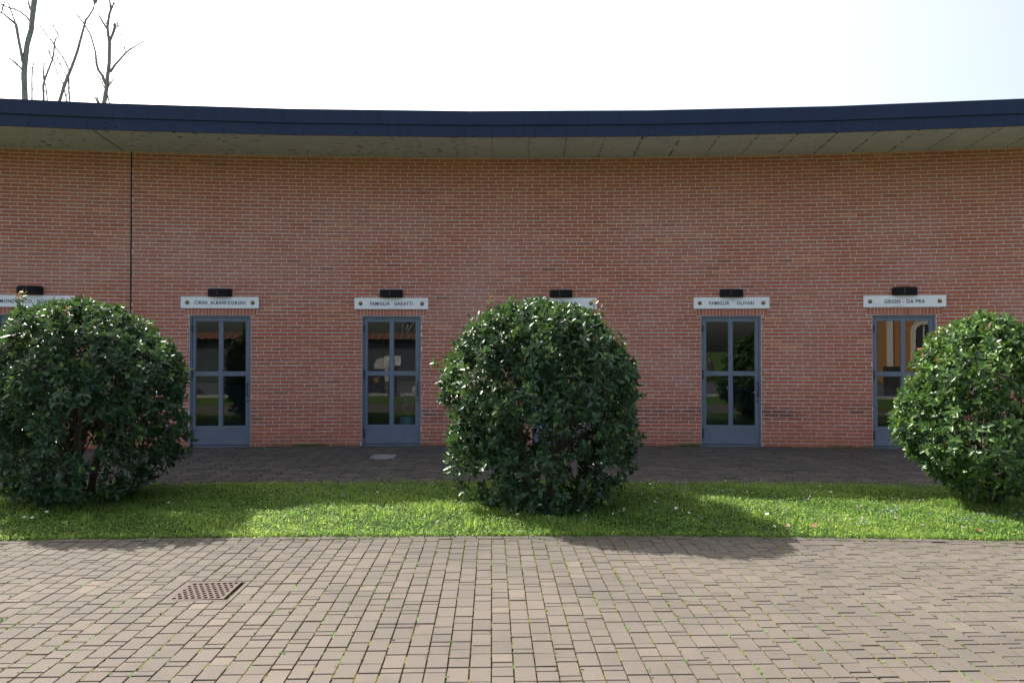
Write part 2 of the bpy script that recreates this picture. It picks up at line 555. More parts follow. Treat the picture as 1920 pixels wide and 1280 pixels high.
for d in DOOR_S:
    for sgn in (-1, 1):
        e = d + sgn*D_W/2
        mb.poly([arc(e, RM, 0), arc(e, RM+0.30, 0), arc(e, RM+0.30, D_H+0.006), arc(e, RM, D_H+0.006)], [(0, 1, 2, 3) if sgn < 0 else (3, 2, 1, 0)])
for e in (S_MIN, S_MAX):
    mb.poly([arc(e, RM, 0), arc(e, R+6.5, 0), arc(e, R+6.5, TOP), arc(e, RM, TOP)], [(0, 1, 2, 3)])
bk = np.linspace(S_MIN, S_MAX, 27)
for a, b in zip(bk[:-1], bk[1:]):
    mb.poly([arc(a, R+6.5, 0), arc(b, R+6.5, 0), arc(b, R+6.5, TOP), arc(a, R+6.5, TOP)], [(3, 2, 1, 0)])
wall = obj('wall', mb.mesh('wall', M_MORTAR), building)
tag(wall, 'tall wall of thin red bricks in running bond with pale mortar')

# bricks
B_L, B_H, B_J = 0.2480, 0.0522, 0.0118
bricks = []        # s0, s1, z0, z1
n_course = int(TOP / (B_H + B_J)) + 1
holes = [(d - D_W/2 - 0.006, d + D_W/2 + 0.006, 0.0, D_H + 0.006) for d in DOOR_S]
holes += [(d - D_W/2 - 0.085, d + D_W/2 + 0.085, D_H + 0.004, D_H + 0.135) for d in DOOR_S]
holes.append((JOINT_S - 0.016, JOINT_S + 0.016, 0, 9))
for c in range(n_course):
    z0 = 0.004 + c*(B_H + B_J); z1 = min(z0 + B_H, TOP - 0.012)
    if z1 - z0 < 0.01: continue
    off = (0.0, 0.13)[c % 2] + rnd.uniform(-0.012, 0.012)
    s = S_MIN + off - 0.26
    while s < S_MAX:
        L = B_L + rnd.uniform(-0.004, 0.004)
        segs = [(max(s, S_MIN), min(s + L, S_MAX))]
        for h in holes:
            if z1 <= h[2] + 0.004 or z0 >= h[3] - 0.004: continue
            nx = []
            for a, b in segs:
                if b <= h[0] or a >= h[1]: nx.append((a, b)); continue
                if a < h[0]: nx.append((a, h[0]))
                if b > h[1]: nx.append((h[1], b))
                if h[2] > 1 and z0 < h[2]:          # cut bricks under and over the soldier course
                    for u0, u1 in ((h[0], h[0] + 0.075), (h[1] - 0.075, h[1])):
                        q0, q1 = max(a, u0), min(b, u1)
                        if q1 - q0 > .01 and h[2] - z0 > .008: bricks.append((q0, q1, z0, h[2]))
                if h[2] > 1 and z1 > h[3] + .018: bricks.append((max(a, h[0]), min(b, h[1]), h[3] + .010, z1))
            segs = nx
        for a, b in segs:
            if b - a > 0.010: bricks.append((a, b, z0, z1))
        s += L + B_J
bricks = np.array(bricks)
nb = len(bricks)
sm = (bricks[:, 0] + bricks[:, 1])/2; zm = (bricks[:, 2] + bricks[:, 3])/2
full = ((bricks[:, 1] - bricks[:, 0]) > 0.24) & ((bricks[:, 3] - bricks[:, 2]) > B_H - .001)
ang = sm/R
cx_, cy_ = R*np.sin(ang), CY + R*np.cos(ang)
px, py, dep = project(np.stack([cx_, cy_, zm], 1))
infr = (px > 20) & (px < W_PX - 20) & (py > 0) & (py < H_PX)
def bushed(px, py):
    m = np.zeros(len(px), bool)
    for x0, x1, y0, y1 in ((-50, 360, 555, 1000), (815, 1230, 540, 1000), (1670, 2000, 575, 1000)):
        m |= (px > x0) & (px < x1) & (py > y0) & (py < y1)
    return m
area = B_L*B_H*np.abs(np.cos(ang)*cy_ + np.sin(ang)*cx_)/np.maximum(dep, .1)**3
area = np.where(infr & full & ~bushed(px, py), area, -1)
single = np.zeros(nb, bool); single[np.argsort(-area)[:300]] = True
tint_b = np.clip(rng.normal(0.47, 0.11, nb), 0.02, 1)
tint_b = np.where(rng.random(nb) < 0.006, rng.uniform(0.0, 0.14, nb), tint_b)
tint_b = np.where(rng.random(nb) < 0.03, rng.uniform(0.85, 1.0, nb), tint_b)
prot = rng.normal(0, 0.0012, nb)
J = ~single
a0, a1 = bricks[J, 0]/R, bricks[J, 1]/R
jz = rng.normal(0, 0.0009, (J.sum(), 2))
zz0, zz1 = bricks[J, 2] + jz[:, 0], bricks[J, 3] + jz[:, 1]
rf, rb = R + prot[J], np.full(J.sum(), R + 0.02)
def ap(a, r, z): return np.stack([r*np.sin(a), CY + r*np.cos(a), z], 1)
V = np.stack([ap(a0, rf, zz0), ap(a1, rf, zz0), ap(a1, rf, zz1), ap(a0, rf, zz1), ap(a0, rb, zz0), ap(a1, rb, zz0), ap(a1, rb, zz1), ap(a0, rb, zz1)], 1)
base = (np.arange(J.sum())*8)[:, None, None]
Fq = (base + np.array([(0, 1, 2, 3), (4, 5, 1, 0), (3, 2, 6, 7), (4, 0, 3, 7), (1, 5, 6, 2)])[None]).reshape(-1, 4)
me = npmesh('bricks', V, [Fq], [M_BRICK], tint=np.repeat(tint_b[J], 5))
obj('brickwork', me, wall, kind='stuff')
variants = []
for i in range(10):
    q = MB(); q.box(-B_L/2, B_L/2, 0, 0.02, -B_H/2, B_H/2, tint=float(np.quantile(tint_b, (i + .5)/10)))
    variants.append(q.mesh('brick', M_BRICK))
for i in np.where(single)[0]:
    vi = min(9, int(np.searchsorted(np.sort(tint_b), tint_b[i])/nb*10))
    obj('brick', variants[vi], wall, arc_frame(sm[i], R + prot[i], zm[i]))

# soldier courses over the doors
q = None
for d in DOOR_S:
    q = MB()
    x = -D_W/2 - 0.08
    while x < D_W/2 + 0.06:
        q.box(x, x + 0.048, rnd.uniform(-.002, .001), 0.02, D_H + 0.014, D_H + 0.128 + rnd.uniform(-.002, .002), tint=min(1, max(0, rnd.gauss(.5, .17))))
        x += 0.0577
    obj('lintel', q.mesh('lintel', M_BRICK), building, arc_frame(d))
# expansion joint
q = MB(); q.box(-0.012, 0.012, 0.001, 0.02, 0.0, TOP - 0.01)
obj('expansion_joint', q.mesh('expansion_joint', M_SEALANT), building, arc_frame(JOINT_S))

# roof edge: straight metal panels
OVER = 1.31
RE = R - OVER
Z_FB, Z_FT, Z_CAP = 5.07, 5.475, 5.265
seam_px = [188, 543, 882, 1217, 1562]
def s_of_px_r(u, r):
    k = (u - W_PX/2)/F_PX
    lo, hi = -0.5, 0.5
    for _ in range(60):
        m = (lo + hi)/2
        if r*math.sin(m)/(CY + r*math.cos(m)) < k: lo = m
        else: hi = m
    return lo*R
seams = [s_of_px_r(u, RE) for u in seam_px]
while seams[0] > S_MIN + 3: seams.insert(0, seams[0] - 2.98)
while seams[-1] < S_MAX - 3: seams.append(seams[-1] + 2.98)
seams = [S_MIN] + seams + [S_MAX]
roof = None
# roof slab
mb = MB()
rs = sorted(set(seams) | set(np.linspace(S_MIN, S_MAX, 40).tolist()))
for a, b in zip(seams[:-1], seams[1:]):
    mb.poly([arc(a, RE+0.03, Z_FT-0.03), arc(b, RE+0.03, Z_FT-0.03), arc(b, R+6.8, Z_FT+0.05), arc(a, R+6.8, Z_FT+0.05)], [(0, 1, 2, 3)])
    mb.poly([arc(a, R+6.8, TOP+0.01), arc(b, R+6.8, TOP+0.01), arc(b, R+6.8, Z_FT+0.05), arc(a, R+6.8, Z_FT+0.05)], [(3, 2, 1, 0)])
    mb.poly([arc(a, R+0.05, TOP+0.01), arc(b, R+0.05, TOP+0.01), arc(b, R+6.8, TOP+0.01), arc(a, R+6.8, TOP+0.01)], [(3, 2, 1, 0)])
for e in (S_MIN, S_MAX):
    mb.poly([arc(e, RE+0.03, Z_FB+0.01), arc(e, R+6.8, Z_FB+0.01), arc(e, R+6.8, Z_FT+0.05), arc(e, RE+0.03, Z_FT-0.03)], [(0, 1, 2, 3)])
roof = obj('roof', mb.mesh('roof', M_ROOF), building)
# soffit
def edge_pt(s, r):        # on the chord between seams
    for a, b in zip(seams[:-1], seams[1:]):
        if a <= s <= b + 1e-9:
            t = (s - a)/(b - a)
            return arc(a, r).lerp(arc(b, r), t)
    return arc(s, r)
SJ = JOINT_S - 0.13
sv, sf, suv = [], [], []
ss = np.linspace(S_MIN, S_MAX, 131)
for part in (ss[ss < SJ - 0.1].tolist() + [SJ - 0.012], [SJ + 0.012] + ss[ss > SJ + 0.1].tolist()):
    b0 = len(sv)
    for s in part:
        p0 = arc(s, R + 0.05, Z_FB + 0.012); p1 = edge_pt(s, RE + 0.02); p1.z = Z_FB + 0.012
        sv += [p0, p1]; suv += [(s, 0), (s, OVER)]
    for i in range(len(part) - 1):
        sf.append((b0+2*i, b0+2*i+1, b0+2*i+3, b0+2*i+2))
me = npmesh('soffit', sv, [sf], [M_SOFFIT], uv=suv)
obj('soffit', me, roof)
q = MB()
q.poly([arc(SJ - .03, R+.05, Z_FB+.03), arc(SJ + .03, R+.05, Z_FB+.03), arc(SJ + .03, RE+.02, Z_FB+.03), arc(SJ - .03, RE+.02, Z_FB+.03)], [(0, 1, 2, 3)])
obj('soffit_joint', q.mesh('soffit_joint', M_SEALANT), roof)
for a, b in zip(seams[:-1], seams[1:]):
    p0, p1 = arc(a, RE), arc(b, RE)
    dv = (p1 - p0); L = dv.length; dv.normalize()
    M = Matrix.Translation(p0) @ Matrix.Rotation(math.atan2(dv.y, dv.x), 4, 'Z')
    q = MB()
    g = 0.0012
    q.box(g, L - g, 0, 0.03, Z_FB, Z_CAP + 0.01, M)
    q.box(g, L - g, -0.022, 0.05, Z_CAP, Z_FT, M)
    q.box(g, L - g, -0.026, -0.021, Z_CAP - 0.012, Z_CAP + 0.006, M)
    for t in (0.07, 0.36, 0.64, 0.93):
        q.lathe([(0.017, 0), (0.016, 0.008), (0.008, 0.013)], M @ Matrix.Translation((L*t, 0, Z_FB + 0.055)) @ Matrix.Rotation(PI/2, 4, 'X'), 8)
    for t in (0.012, ):
        for zz in (0.03, 0.11):
            q.lathe([(0.015, 0), (0.013, 0.008), (0.006, 0.012)], M @ Matrix.Translation((L*t + .02, 0, Z_FB + zz)) @ Matrix.Rotation(PI/2, 4, 'X'), 8)
    obj('fascia_panel', q.mesh('fascia_panel', M_FASCIA), roof)

# doors
def door(s):
    M = arc_frame(s, R + 0.045)
    W2 = D_W/2
    q = MB()   # leaf: stiles, rails, mullion
    x0, x1 = -W2 + 0.036, W2 - 0.036
    xs = [x0, -W2 + .086, -W2 + .484, -W2 + .545, -W2 + .940, x1]
    zt = D_H - 0.036
    ztop = [D_H - .087, D_H - .972, D_H - 1.036, D_H - 1.915]
    y0, y1 = 0.004, 0.05
    q.box(xs[0], xs[1], y0, y1, 0.03, zt); q.box(xs[4], xs[5], y0, y1, 0.03, zt)
    q.box(xs[2], xs[3], y0, y1, ztop[3], ztop[0])
    q.box(xs[1], xs[4], y0, y1, ztop[0], zt)
    for a, b in ((xs[1], xs[2]), (xs[3], xs[4])): q.box(a, b, y0, y1, ztop[2], ztop[1])
    q.box(xs[1], xs[4], y0, y1, ztop[3] - 0.05, ztop[3])
    # glazing beads
    for a, b in ((xs[1], xs[2]), (xs[3], xs[4])):
        for z0, z1 in ((ztop[1], ztop[0]), (ztop[3], ztop[2])):
            q.box(a, a + .01, y0 + .008, y1 - .01, z0, z1); q.box(b - .01, b, y0 + .008, y1 - .01, z0, z1)
            q.box(a + .01, b - .01, y0 + .008, y1 - .01, z1 - .01, z1); q.box(a + .01, b - .01, y0 + .008, y1 - .01, z0, z0 + .01)
    leaf = obj('door', q.mesh('door', M_DOOR), building, M)
    q = MB()
    q.box(xs[1], xs[4], y0 + 0.005, y1 - 0.005, 0.03, ztop[3] - 0.05)
    obj('kick_panel', q.mesh('kick_panel', M_DOOR), leaf, M)
    q = MB()
    q.box(-W2 + .002, -W2 + .032, -0.012, 0.06, 0.0, D_H); q.box(W2 - .032, W2 - .002, -0.012, 0.06, 0.0, D_H)
    q.box(-W2 + .032, W2 - .032, -0.012, 0.06, D_H - 0.032, D_H)
    q.box(-W2 + .032, W2 - .032, 0.0, 0.06, -0.01, 0.018)
    obj('door_frame', q.mesh('door_frame', M_DOOR), leaf, M)
    for a, b in ((xs[1], xs[2]), (xs[3], xs[4])):
        for z0, z1 in ((ztop[1], ztop[0]), (ztop[3], ztop[2])):
            q = MB(); q.poly([(a + .002, .027, z0 + .002), (b - .002, .027, z0 + .002), (b - .002, .027, z1 - .002), (a + .002, .027, z1 - .002)], [(0, 1, 2, 3)])
            obj('pane', q.mesh('pane', M_GLASS), leaf, M)
    for zc, h in ((D_H - .22, .10), (D_H - 1.02, .15), (D_H - 2.05, .15)):
        q = MB(); q.lathe([(.006, -h/2 - .01), (.013, -h/2), (.013, h/2), (.006, h/2 + .01)], Matrix.Translation((-W2 + .034, -.012, zc)), 8)
        obj('hinge', q.mesh('hinge', M_IRONWORK), leaf, M)
    q = MB()
    hx = W2 - 0.060
    q.tube([(hx, .004, D_H - 1.16), (hx, -.045, D_H - 1.16), (hx, -.052, D_H - 1.18), (hx, -.052, D_H - 1.37), (hx, -.045, D_H - 1.39), (hx, .004, D_H - 1.39)], .010, 8)
    obj('handle', q.mesh('handle', M_IRONWORK), leaf, M)
    q = MB(); q.lathe([(.012, 0), (.012, .006), (.009, .008)], Matrix.Translation((hx, .004, D_H - 1.475)) @ Matrix.Rotation(PI/2, 4, 'X'), 10)
    obj('keyhole', q.mesh('keyhole', M_BLACK), leaf, M)
    # the little room behind
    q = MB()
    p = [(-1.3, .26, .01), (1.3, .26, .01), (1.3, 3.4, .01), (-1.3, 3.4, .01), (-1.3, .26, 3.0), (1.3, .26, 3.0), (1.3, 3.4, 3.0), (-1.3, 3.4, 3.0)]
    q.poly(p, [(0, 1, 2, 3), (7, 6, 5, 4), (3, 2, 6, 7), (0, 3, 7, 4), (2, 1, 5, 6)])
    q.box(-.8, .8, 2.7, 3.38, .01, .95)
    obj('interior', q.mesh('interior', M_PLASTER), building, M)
    return leaf
doors = [door(s) for s in DOOR_S]

# ------------------------------------------------------------------ name plates and lamps
def text_mesh(txt, mat, width, height=None, depth=0.0015):
    cu = bpy.data.curves.new('lettering', 'FONT')
    cu.body = txt; cu.size = 0.1; cu.align_x = 'CENTER'; cu.align_y = 'CENTER'
    cu.space_character = 1.12; cu.extrude = depth/2; cu.resolution_u = 3; cu.offset = 0.0022
    o = bpy.data.objects.new('lettering', cu); COL.objects.link(o)
    bpy.context.view_layer.update()
    me = bpy.data.meshes.new_from_object(o.evaluated_get(bpy.context.evaluated_depsgraph_get()))
    COL.objects.unlink(o); bpy.data.objects.remove(o); bpy.data.curves.remove(cu)
    co = np.zeros(len(me.vertices)*3, np.float32); me.vertices.foreach_get('co', co); co = co.reshape(-1, 3)
    w = co[:, 0].max() - co[:, 0].min(); h = co[:, 1].max() - co[:, 1].min()
    co[:, 0] -= (co[:, 0].max() + co[:, 0].min())/2; co[:, 1] -= (co[:, 1].max() + co[:, 1].min())/2
    co[:, 0] *= width/w; co[:, 1] *= (height/h if height else width/w)
    me.vertices.foreach_set('co', co.ravel())
    me.materials.clear(); me.materials.append(mat)
    return me

PLATES = [('MONDONICO - NOVAZZI', 0.90, 1.40, 'white marble name plate partly hidden by the top of the left bush'),
          ('CIRINI  ALBANI-CORSINI', 0.855, 1.305, 'white marble name plate over the first door right of the left bush'),
          ('FAMIGLIA   GARATTI', 0.745, 1.285, 'white marble name plate over the door just left of the middle bush'),
          ('FAMIGLIA', 0.60, 1.26, 'white marble name plate mostly hidden behind the top of the middle bush'),
          ('FAMIGLIA     OLIVARI', 0.765, 1.295, 'white marble name plate over the door between the middle and right bushes'),
          ('GRIGIS - DA PRA', 0.655, 1.33, 'white marble name plate over the door half covered by the right bush')]
LAMPS = ['black wall lamp on the bricks above the far left name plate by the left bush',
         'black wall lamp over the first full door right of the left bush',
         'black wall lamp over the door just left of the middle bush',
         'black wall lamp peeking out above the top of the middle bush',
         'black wall lamp over the door between the middle and right bushes',
         'black wall lamp over the rightmost door beside the right bush']
Z_PL = 2.495
Z_LAMP = 2.667
for i, (s, (txt, tw, pw, lab)) in enumerate(zip(DOOR_S, PLATES)):
    z = Z_PL + (0.0, 0.0, -0.004, 0, 0, 0.012)[i]
    M = arc_frame(s, R - 0.004, z)
    root = empty('name_plate', M, lab, 'sign', 'marble name plates above the doors')
    q = MB(); q.box(-pw/2, pw/2, -0.026, 0.0, -0.098, 0.098)
    obj('plate', q.mesh('plate', M_MARBLE), root, M)
    MT = M @ Matrix.Translation((0 if i != 0 else -.01, -0.0268, -0.002)) @ Matrix.Rotation(PI/2, 4, 'X')
    obj('lettering', text_mesh(txt, M_INK, tw, 0.062), root, MT)
    for sg in (-1, 1):
        q = MB()
        MS = M @ Matrix.Translation((sg*(pw/2 - 0.105), -0.026, 0)) @ Matrix.Rotation(PI/2, 4, 'X')
        q.lathe([(.034, 0), (.034, .006), (.026, .010)], MS, 14, mi=0)
        q.lathe([(.024, .010), (.022, .018), (.014, .025), (.004, .028)], MS, 14, mi=1)
        obj('stud', q.mesh('stud', [M_STUDRIM, M_BRASS], True), root)
    ML = arc_frame(s, R - 0.002, Z_LAMP + (0.012 if i in (0, 5) else 0))
    root = empty('wall_lamp', ML, LAMPS[i], 'wall lamp', 'black lamps above the name plates')
    q = MB()
    lw = 0.195
    out = [(lw, 0), (lw, -.055), (lw*.72, -.092), (lw*.3, -.108), (-lw*.3, -.108), (-lw*.72, -.092), (-lw, -.055), (-lw, 0)]
    q.prism([(x, y) for x, y in reversed(out)], -0.066, 0.056, ML)
    q.prism([(x*.94, y*.96) for x, y in reversed(out)], 0.056, 0.066, ML)
    obj('lamp_housing', q.mesh('lamp_housing', M_BLACK), root)
    q = MB(); q.box(-.031, -.024, -.1115, -.106, -.045, .045, ML)
    obj('lamp_seam', q.mesh('lamp_seam', M_SEAM), root)

# ------------------------------------------------------------------ PAVING
# joint bed of the front paving, with a hole for the drain
SKEW = -0.0271
ROT = Matrix.Rotation(math.atan2(-SKEW, 1.0), 4, 'Z')
UNIT, COLW = 0.0582, 0.1164
G_C = ROT.inverted() @ on_ground(401, 1106.5)
gx0 = round((G_C.x - 0.2328)/COLW)*COLW; gx1 = gx0 + 4*COLW
gy0, gy1 = G_C.y - 0.215, G_C.y + 0.215
P_Y0 = 3.1
mb = MB()
for a, b, c, d in ((-9, 9, P_Y0, gy0), (-9, gx0, gy0, gy1), (gx1, 9, gy0, gy1), (-9, 9, gy1, 7.2)):
    mb.poly([(a, c, -.011), (b, c, -.011), (b, d, -.011), (a, d, -.011)], [(0, 1, 2, 3)])
pavement = obj('pavement', mb.mesh('pavement', M_SOIL), None, ROT, kind='structure')

pv = []           # x0,x1,y0,y1 in the rotated frame
def grass_edge_local(xl):
    w = ROT @ Vector((xl, 6.7, 0))
    return strip_pt(w.x, 0) - 0.128 + (ROT @ Vector((xl, 0, 0))).y*-1
prng = random.Random(3)
ncol = int(8.2/COLW)
for j in range(-ncol, ncol):
    x0, x1 = j*COLW + 0.004, (j+1)*COLW - 0.004
    y = P_Y0
    lim = grass_edge_local((x0+x1)/2)
    last = 0
    while y < lim - 0.03:
        n = prng.choices((1, 2, 3), (0.26, 0.32, 0.42))[0]
        if n == 1 and last == 1: n = 3
        last = n
        yb = y + n*UNIT
        segs = [(y, yb)]
        if x0 > gx0 - 0.02 and x1 < gx1 + 0.02:
            segs = []
            if y < gy0: segs.append((y, min(yb, gy0)))
            if yb > gy1: segs.append((max(y, gy1), yb))
        for a, b in segs:
            b = min(b, lim)
            if b - a > 0.025: pv.append((x0, x1, a + 0.0052, b - 0.0052))
        y = yb
# border row along the grass
bord = []
x = -8.0
while x < 8.0:
    x2 = x + 0.2328
    bord.append((x + .003, x2 - .003)); x = x2

def paver_geo(x0, x1, y0, y1, zt, ch=0.0018, h=0.02):
    return [(x0+ch, y0+ch, zt), (x1-ch, y0+ch, zt), (x1-ch, y1-ch, zt), (x0+ch, y1-ch, zt),
            (x0, y0, zt-ch), (x1, y0, zt-ch), (x1, y1, zt-ch), (x0, y1, zt-ch),
            (x0, y0, zt-h), (x1, y0, zt-h), (x1, y1, zt-h), (x0, y1, zt-h)]
PF = np.array([(0, 1, 2, 3), (4, 5, 1, 0), (5, 6, 2, 1), (6, 7, 3, 2), (7, 4, 0, 3), (8, 9, 5, 4), (9, 10, 6, 5), (10, 11, 7, 6), (11, 8, 4, 7)])
pv = np.array(pv)
npv = len(pv)
ctr = np.stack([(pv[:, 0]+pv[:, 1])/2, (pv[:, 2]+pv[:, 3])/2, np.zeros(npv)], 1)
Rm = np.array(ROT.to_3x3())
cw = ctr @ Rm.T
px, py, dep = project(cw)
ar = (pv[:, 1]-pv[:, 0])*(pv[:, 3]-pv[:, 2])/np.maximum(dep, .1)**3
ar = np.where((px > 15) & (px < W_PX-15) & (py < H_PX-12), ar, -1)
psingle = np.zeros(npv, bool); psingle[np.argsort(-ar)[:300]] = True
ptint = np.clip(rng.normal(0.48, 0.2, npv), 0, 1)
pzt = rng.normal(0, 0.0010, npv)
ptilt = rng.normal(0, 0.0035, (npv, 2))
V, T = [], []
for i in np.where(~psingle)[0]:
    g = np.array(paver_geo(*pv[i], pzt[i]))
    g[:, 2] += (g[:, 0]-ctr[i, 0])*ptilt[i, 0] + (g[:, 1]-ctr[i, 1])*ptilt[i, 1]
    g[:8, 0] += rng.normal(0, .0006); V.append(g); T += [ptint[i]]*9
nj = len(V)
# border pavers follow the grass edge (converted into the rotated frame)
for a, b in bord:
    pts = []
    tz = rng.normal(0, .0015)
    tt = rng.uniform(.2, .6)
    g = np.array(paver_geo(a, b, 0.004, 0.118, tz))
    for r in g:
        yy = strip_pt(r[0], 0) - 0.125 + r[1]
        w = ROT.inverted() @ Vector((r[0], yy, r[2])); pts.append(w[:])
    V.append(np.array(pts)); T += [tt]*9
V = np.array(V)
Fq = (np.arange(len(V))[:, None, None]*12 + PF[None]).reshape(-1, 4)
me = npmesh('pavers', V, [Fq], [M_PAVER], tint=T)
obj('paver_field', me, pavement, ROT, kind='stuff')
pvar = {}
for i in np.where(psingle)[0]:
    L = pv[i, 3]-pv[i, 2]
    n = max(1, round((L + .0104)/UNIT))
    tq = min(7, int(ptint[i]*8))
    key = (n if abs(L - (n*UNIT - .0104)) < 1e-4 else round(L, 4), tq)
    if key not in pvar:
        w = COLW - 0.008
        g = np.array(paver_geo(-w/2, w/2, -L/2, L/2, 0))
        pvar[key] = npmesh('paver', g, [PF], [M_PAVER], tint=[(tq + .5)/8]*9)
    M = ROT @ Matrix.Translation((ctr[i, 0], ctr[i, 1], pzt[i])) @ Euler((ptilt[i, 1], -ptilt[i, 0], rng.normal(0, .002))).to_matrix().to_4x4()
    obj('paver', pvar[key], pavement, M)

# back path between grass and wall
mb = MB()
xs = np.linspace(-14, 14, 57)
for a, b in zip(xs[:-1], xs[1:]):
    def wy(x): return CY + math.sqrt(R*R - x*x) + 0.15
    mb.poly([(a, strip_pt(a, 1) - .02, -.010), (b, strip_pt(b, 1) - .02, -.010), (b, wy(b), -.010), (a, wy(a), -.010)], [(0, 1, 2, 3)])
path = obj('path', mb.mesh('path', M_SOIL), kind='structure')
V, T = [], []
row = 0
lid_c = on_ground(718.5, 856)
r_ = R - 0.010
while r_ > R - 3.85:
    s = -11.0 + (0.06 if row % 2 else 0.0)*1.0
    Lp = 0.2328
    s += (row % 2)*Lp/2
    while s < 11.0:
        g = np.array(paver_geo(s + .006, s + Lp - .006, 0.004, COLW - .004, rng.normal(0, .003), .004, .018))
        out = []
        for q_ in g:
            v = arc(q_[0], r_ - q_[1], q_[2]); out.append(v[:])
        c0 = arc(s + Lp/2, r_ - COLW/2)
        if not (abs(c0.x - lid_c.x) < 0.2 and abs(c0.y - lid_c.y) < 0.2):
            V.append(out); T += [float(np.clip(rng.normal(.45, .2) + (.25 if row == 0 else 0), 0, 1))]*9
        s += Lp
    r_ -= COLW; row += 1
V = np.array(V)
Fq = (np.arange(len(V))[:, None, None]*12 + PF[:, ::-1][None]).reshape(-1, 4)
me = npmesh('path_pavers', V, [Fq], [M_PATH], tint=T)
obj('paver_field', me, path, kind='stuff')

# steel cover in the path
root = empty('drain_cover', Matrix.Translation((lid_c.x, lid_c.y, 0)), 'small pale steel grille cover set in the shaded path by the doors', 'drain cover')
q = MB()
for a in (-.185, .170):
    q.box(a, a + .015, -.185, .185, -.012, .010); q.box(-.170, .170, a, a + .015, -.012, .010)
obj('cover_frame', q.mesh('cover_frame', M_STEEL), root, wmat(root))
q = MB()
for i in range(17):
    y = -.160 + i*.020
    q.box(-.168, .168, y, y + .011, -.008, .006)
q.box(-.03, .03, -.02, .02, .004, .009)
obj('cover_grille', q.mesh('cover_grille', M_STEEL), root, wmat(root))

# cast iron drain in the front paving
MG = ROT @ Matrix.Translation(((gx0 + gx1)/2, (gy0 + gy1)/2, 0))
root = empty('drain_grate', MG, 'rusty square cast iron drain grate sunk in the sunlit paving', 'drain grate')
q = MB()
hw, hh = (gx1 - gx0)/2 - .004, .212
for a, b, c, d in ((-hw, hw, -hh, -hh + .022), (-hw, hw, hh - .022, hh), (-hw, -hw + .03, -hh + .022, hh - .022), (hw - .03, hw, -hh + .022, hh - .022)):
    q.box(a, b, c, d, -.03, -.002)
obj('grate_frame', q.mesh('grate_frame', M_PAVER), root, MG)
q = MB()
for a, b, c, d in ((-hw, hw, -hh, -hh + .004), (-hw, hw, hh - .004, hh), (-hw, -hw + .004, -hh, hh), (hw - .004, hw, -hh, hh)):
    q.box(a, b, c, d, -.4, -.03)
q.box(-hw, hw, -hh, hh, -.41, -.40)
obj('pit', q.mesh('pit', M_PIT), root, MG)
MGt = MG @ Matrix.Translation((-.012, 0, .001)) @ Matrix.Rotation(math.radians(-1.2), 4, 'Y')
q = MB()
gw, gh = .186, .186
q.box(-gw, gw, -gh, -gh + .016, -.018, 0); q.box(-gw, gw, gh - .016, gh, -.018, 0)
q.box(-gw, -gw + .016, -gh + .016, gh - .016, -.018, 0); q.box(gw - .016, gw, -gh + .016, gh - .016, -.018, 0)
nr = 8
ry = (2*gh - .032)/nr
for i in range(nr):
    yb = -gh + .016 + i*ry
    if i: q.box(-gw + .016, gw - .016, yb - .006, yb + .006, -.016, -.0005)
    n = 8
    rx = (2*gw - .032)/n
    off = (i % 2)*rx*.5
    for kx in range(n + 1):
        xx = -gw + .016 + kx*rx + off - .25*rx
        a, b = max(-gw + .016, xx - .0075), min(gw - .016, xx + .0075)
        if b - a > .002: q.box(a, b, yb + .006, yb + ry - .006, -.016, -.0012)
obj('grate', q.mesh('grate', M_IRON), root, MGt)

# moss and weeds in the joints
V, F3, T = [], [], []
mr = np.random.default_rng(5)
def clump(x, y, z, n, size, tint, spread):
    for _ in range(n):
        a = mr.uniform(0, 2*PI); e = mr.uniform(.15, .9)
        d = np.array([math.cos(a)*math.cos(e), math.sin(a)*math.cos(e), math.sin(e)])
        sd = np.array([-math.sin(a), math.cos(a), 0])
        L = size*mr.uniform(.6, 1.3)
        o = np.array([x + mr.normal(0, spread), y + mr.normal(0, spread), z])
        b = len(V)
        V.extend([o, o + d*L*.55 + sd*L*.32, o + d*L, o + d*L*.55 - sd*L*.32])
        F3.append((b, b+1, b+2, b+3)); T.append(float(np.clip(tint + mr.normal(0, .12), 0, 1)))
for _ in range(17000):
    j = mr.integers(-ncol, ncol)
    y = P_Y0 + mr.random()**0.75*(6.75 - P_Y0)
    x = j*COLW
    # patchy
    if math.sin(x*1.9 + 1.3)*math.sin(y*2.3 + x*.7) + mr.normal(0, .7) < -.1: continue
    w = ROT @ Vector((x, y, 0))
    if gx0 - .01 < x < gx1 + .01 and gy0 < y < gy1: continue
    if w.y > strip_pt(w.x, 0) - .13: continue
    green = mr.random() < .55
    clump(w.x, w.y, -.006, mr.integers(2, 5), mr.uniform(.008, .020), .75 if green else .15, .004)
for _ in range(900):
    i = mr.integers(0, npv)
    x = mr.uniform(pv[i, 0], pv[i, 1]); y = pv[i, 2] - .0025
    w = ROT @ Vector((x, y, 0))
    if mr.random() < .5: continue
    clump(w.x, w.y, -.006, 2, mr.uniform(.005, .009), .75 if mr.random() < .5 else .2, .004)
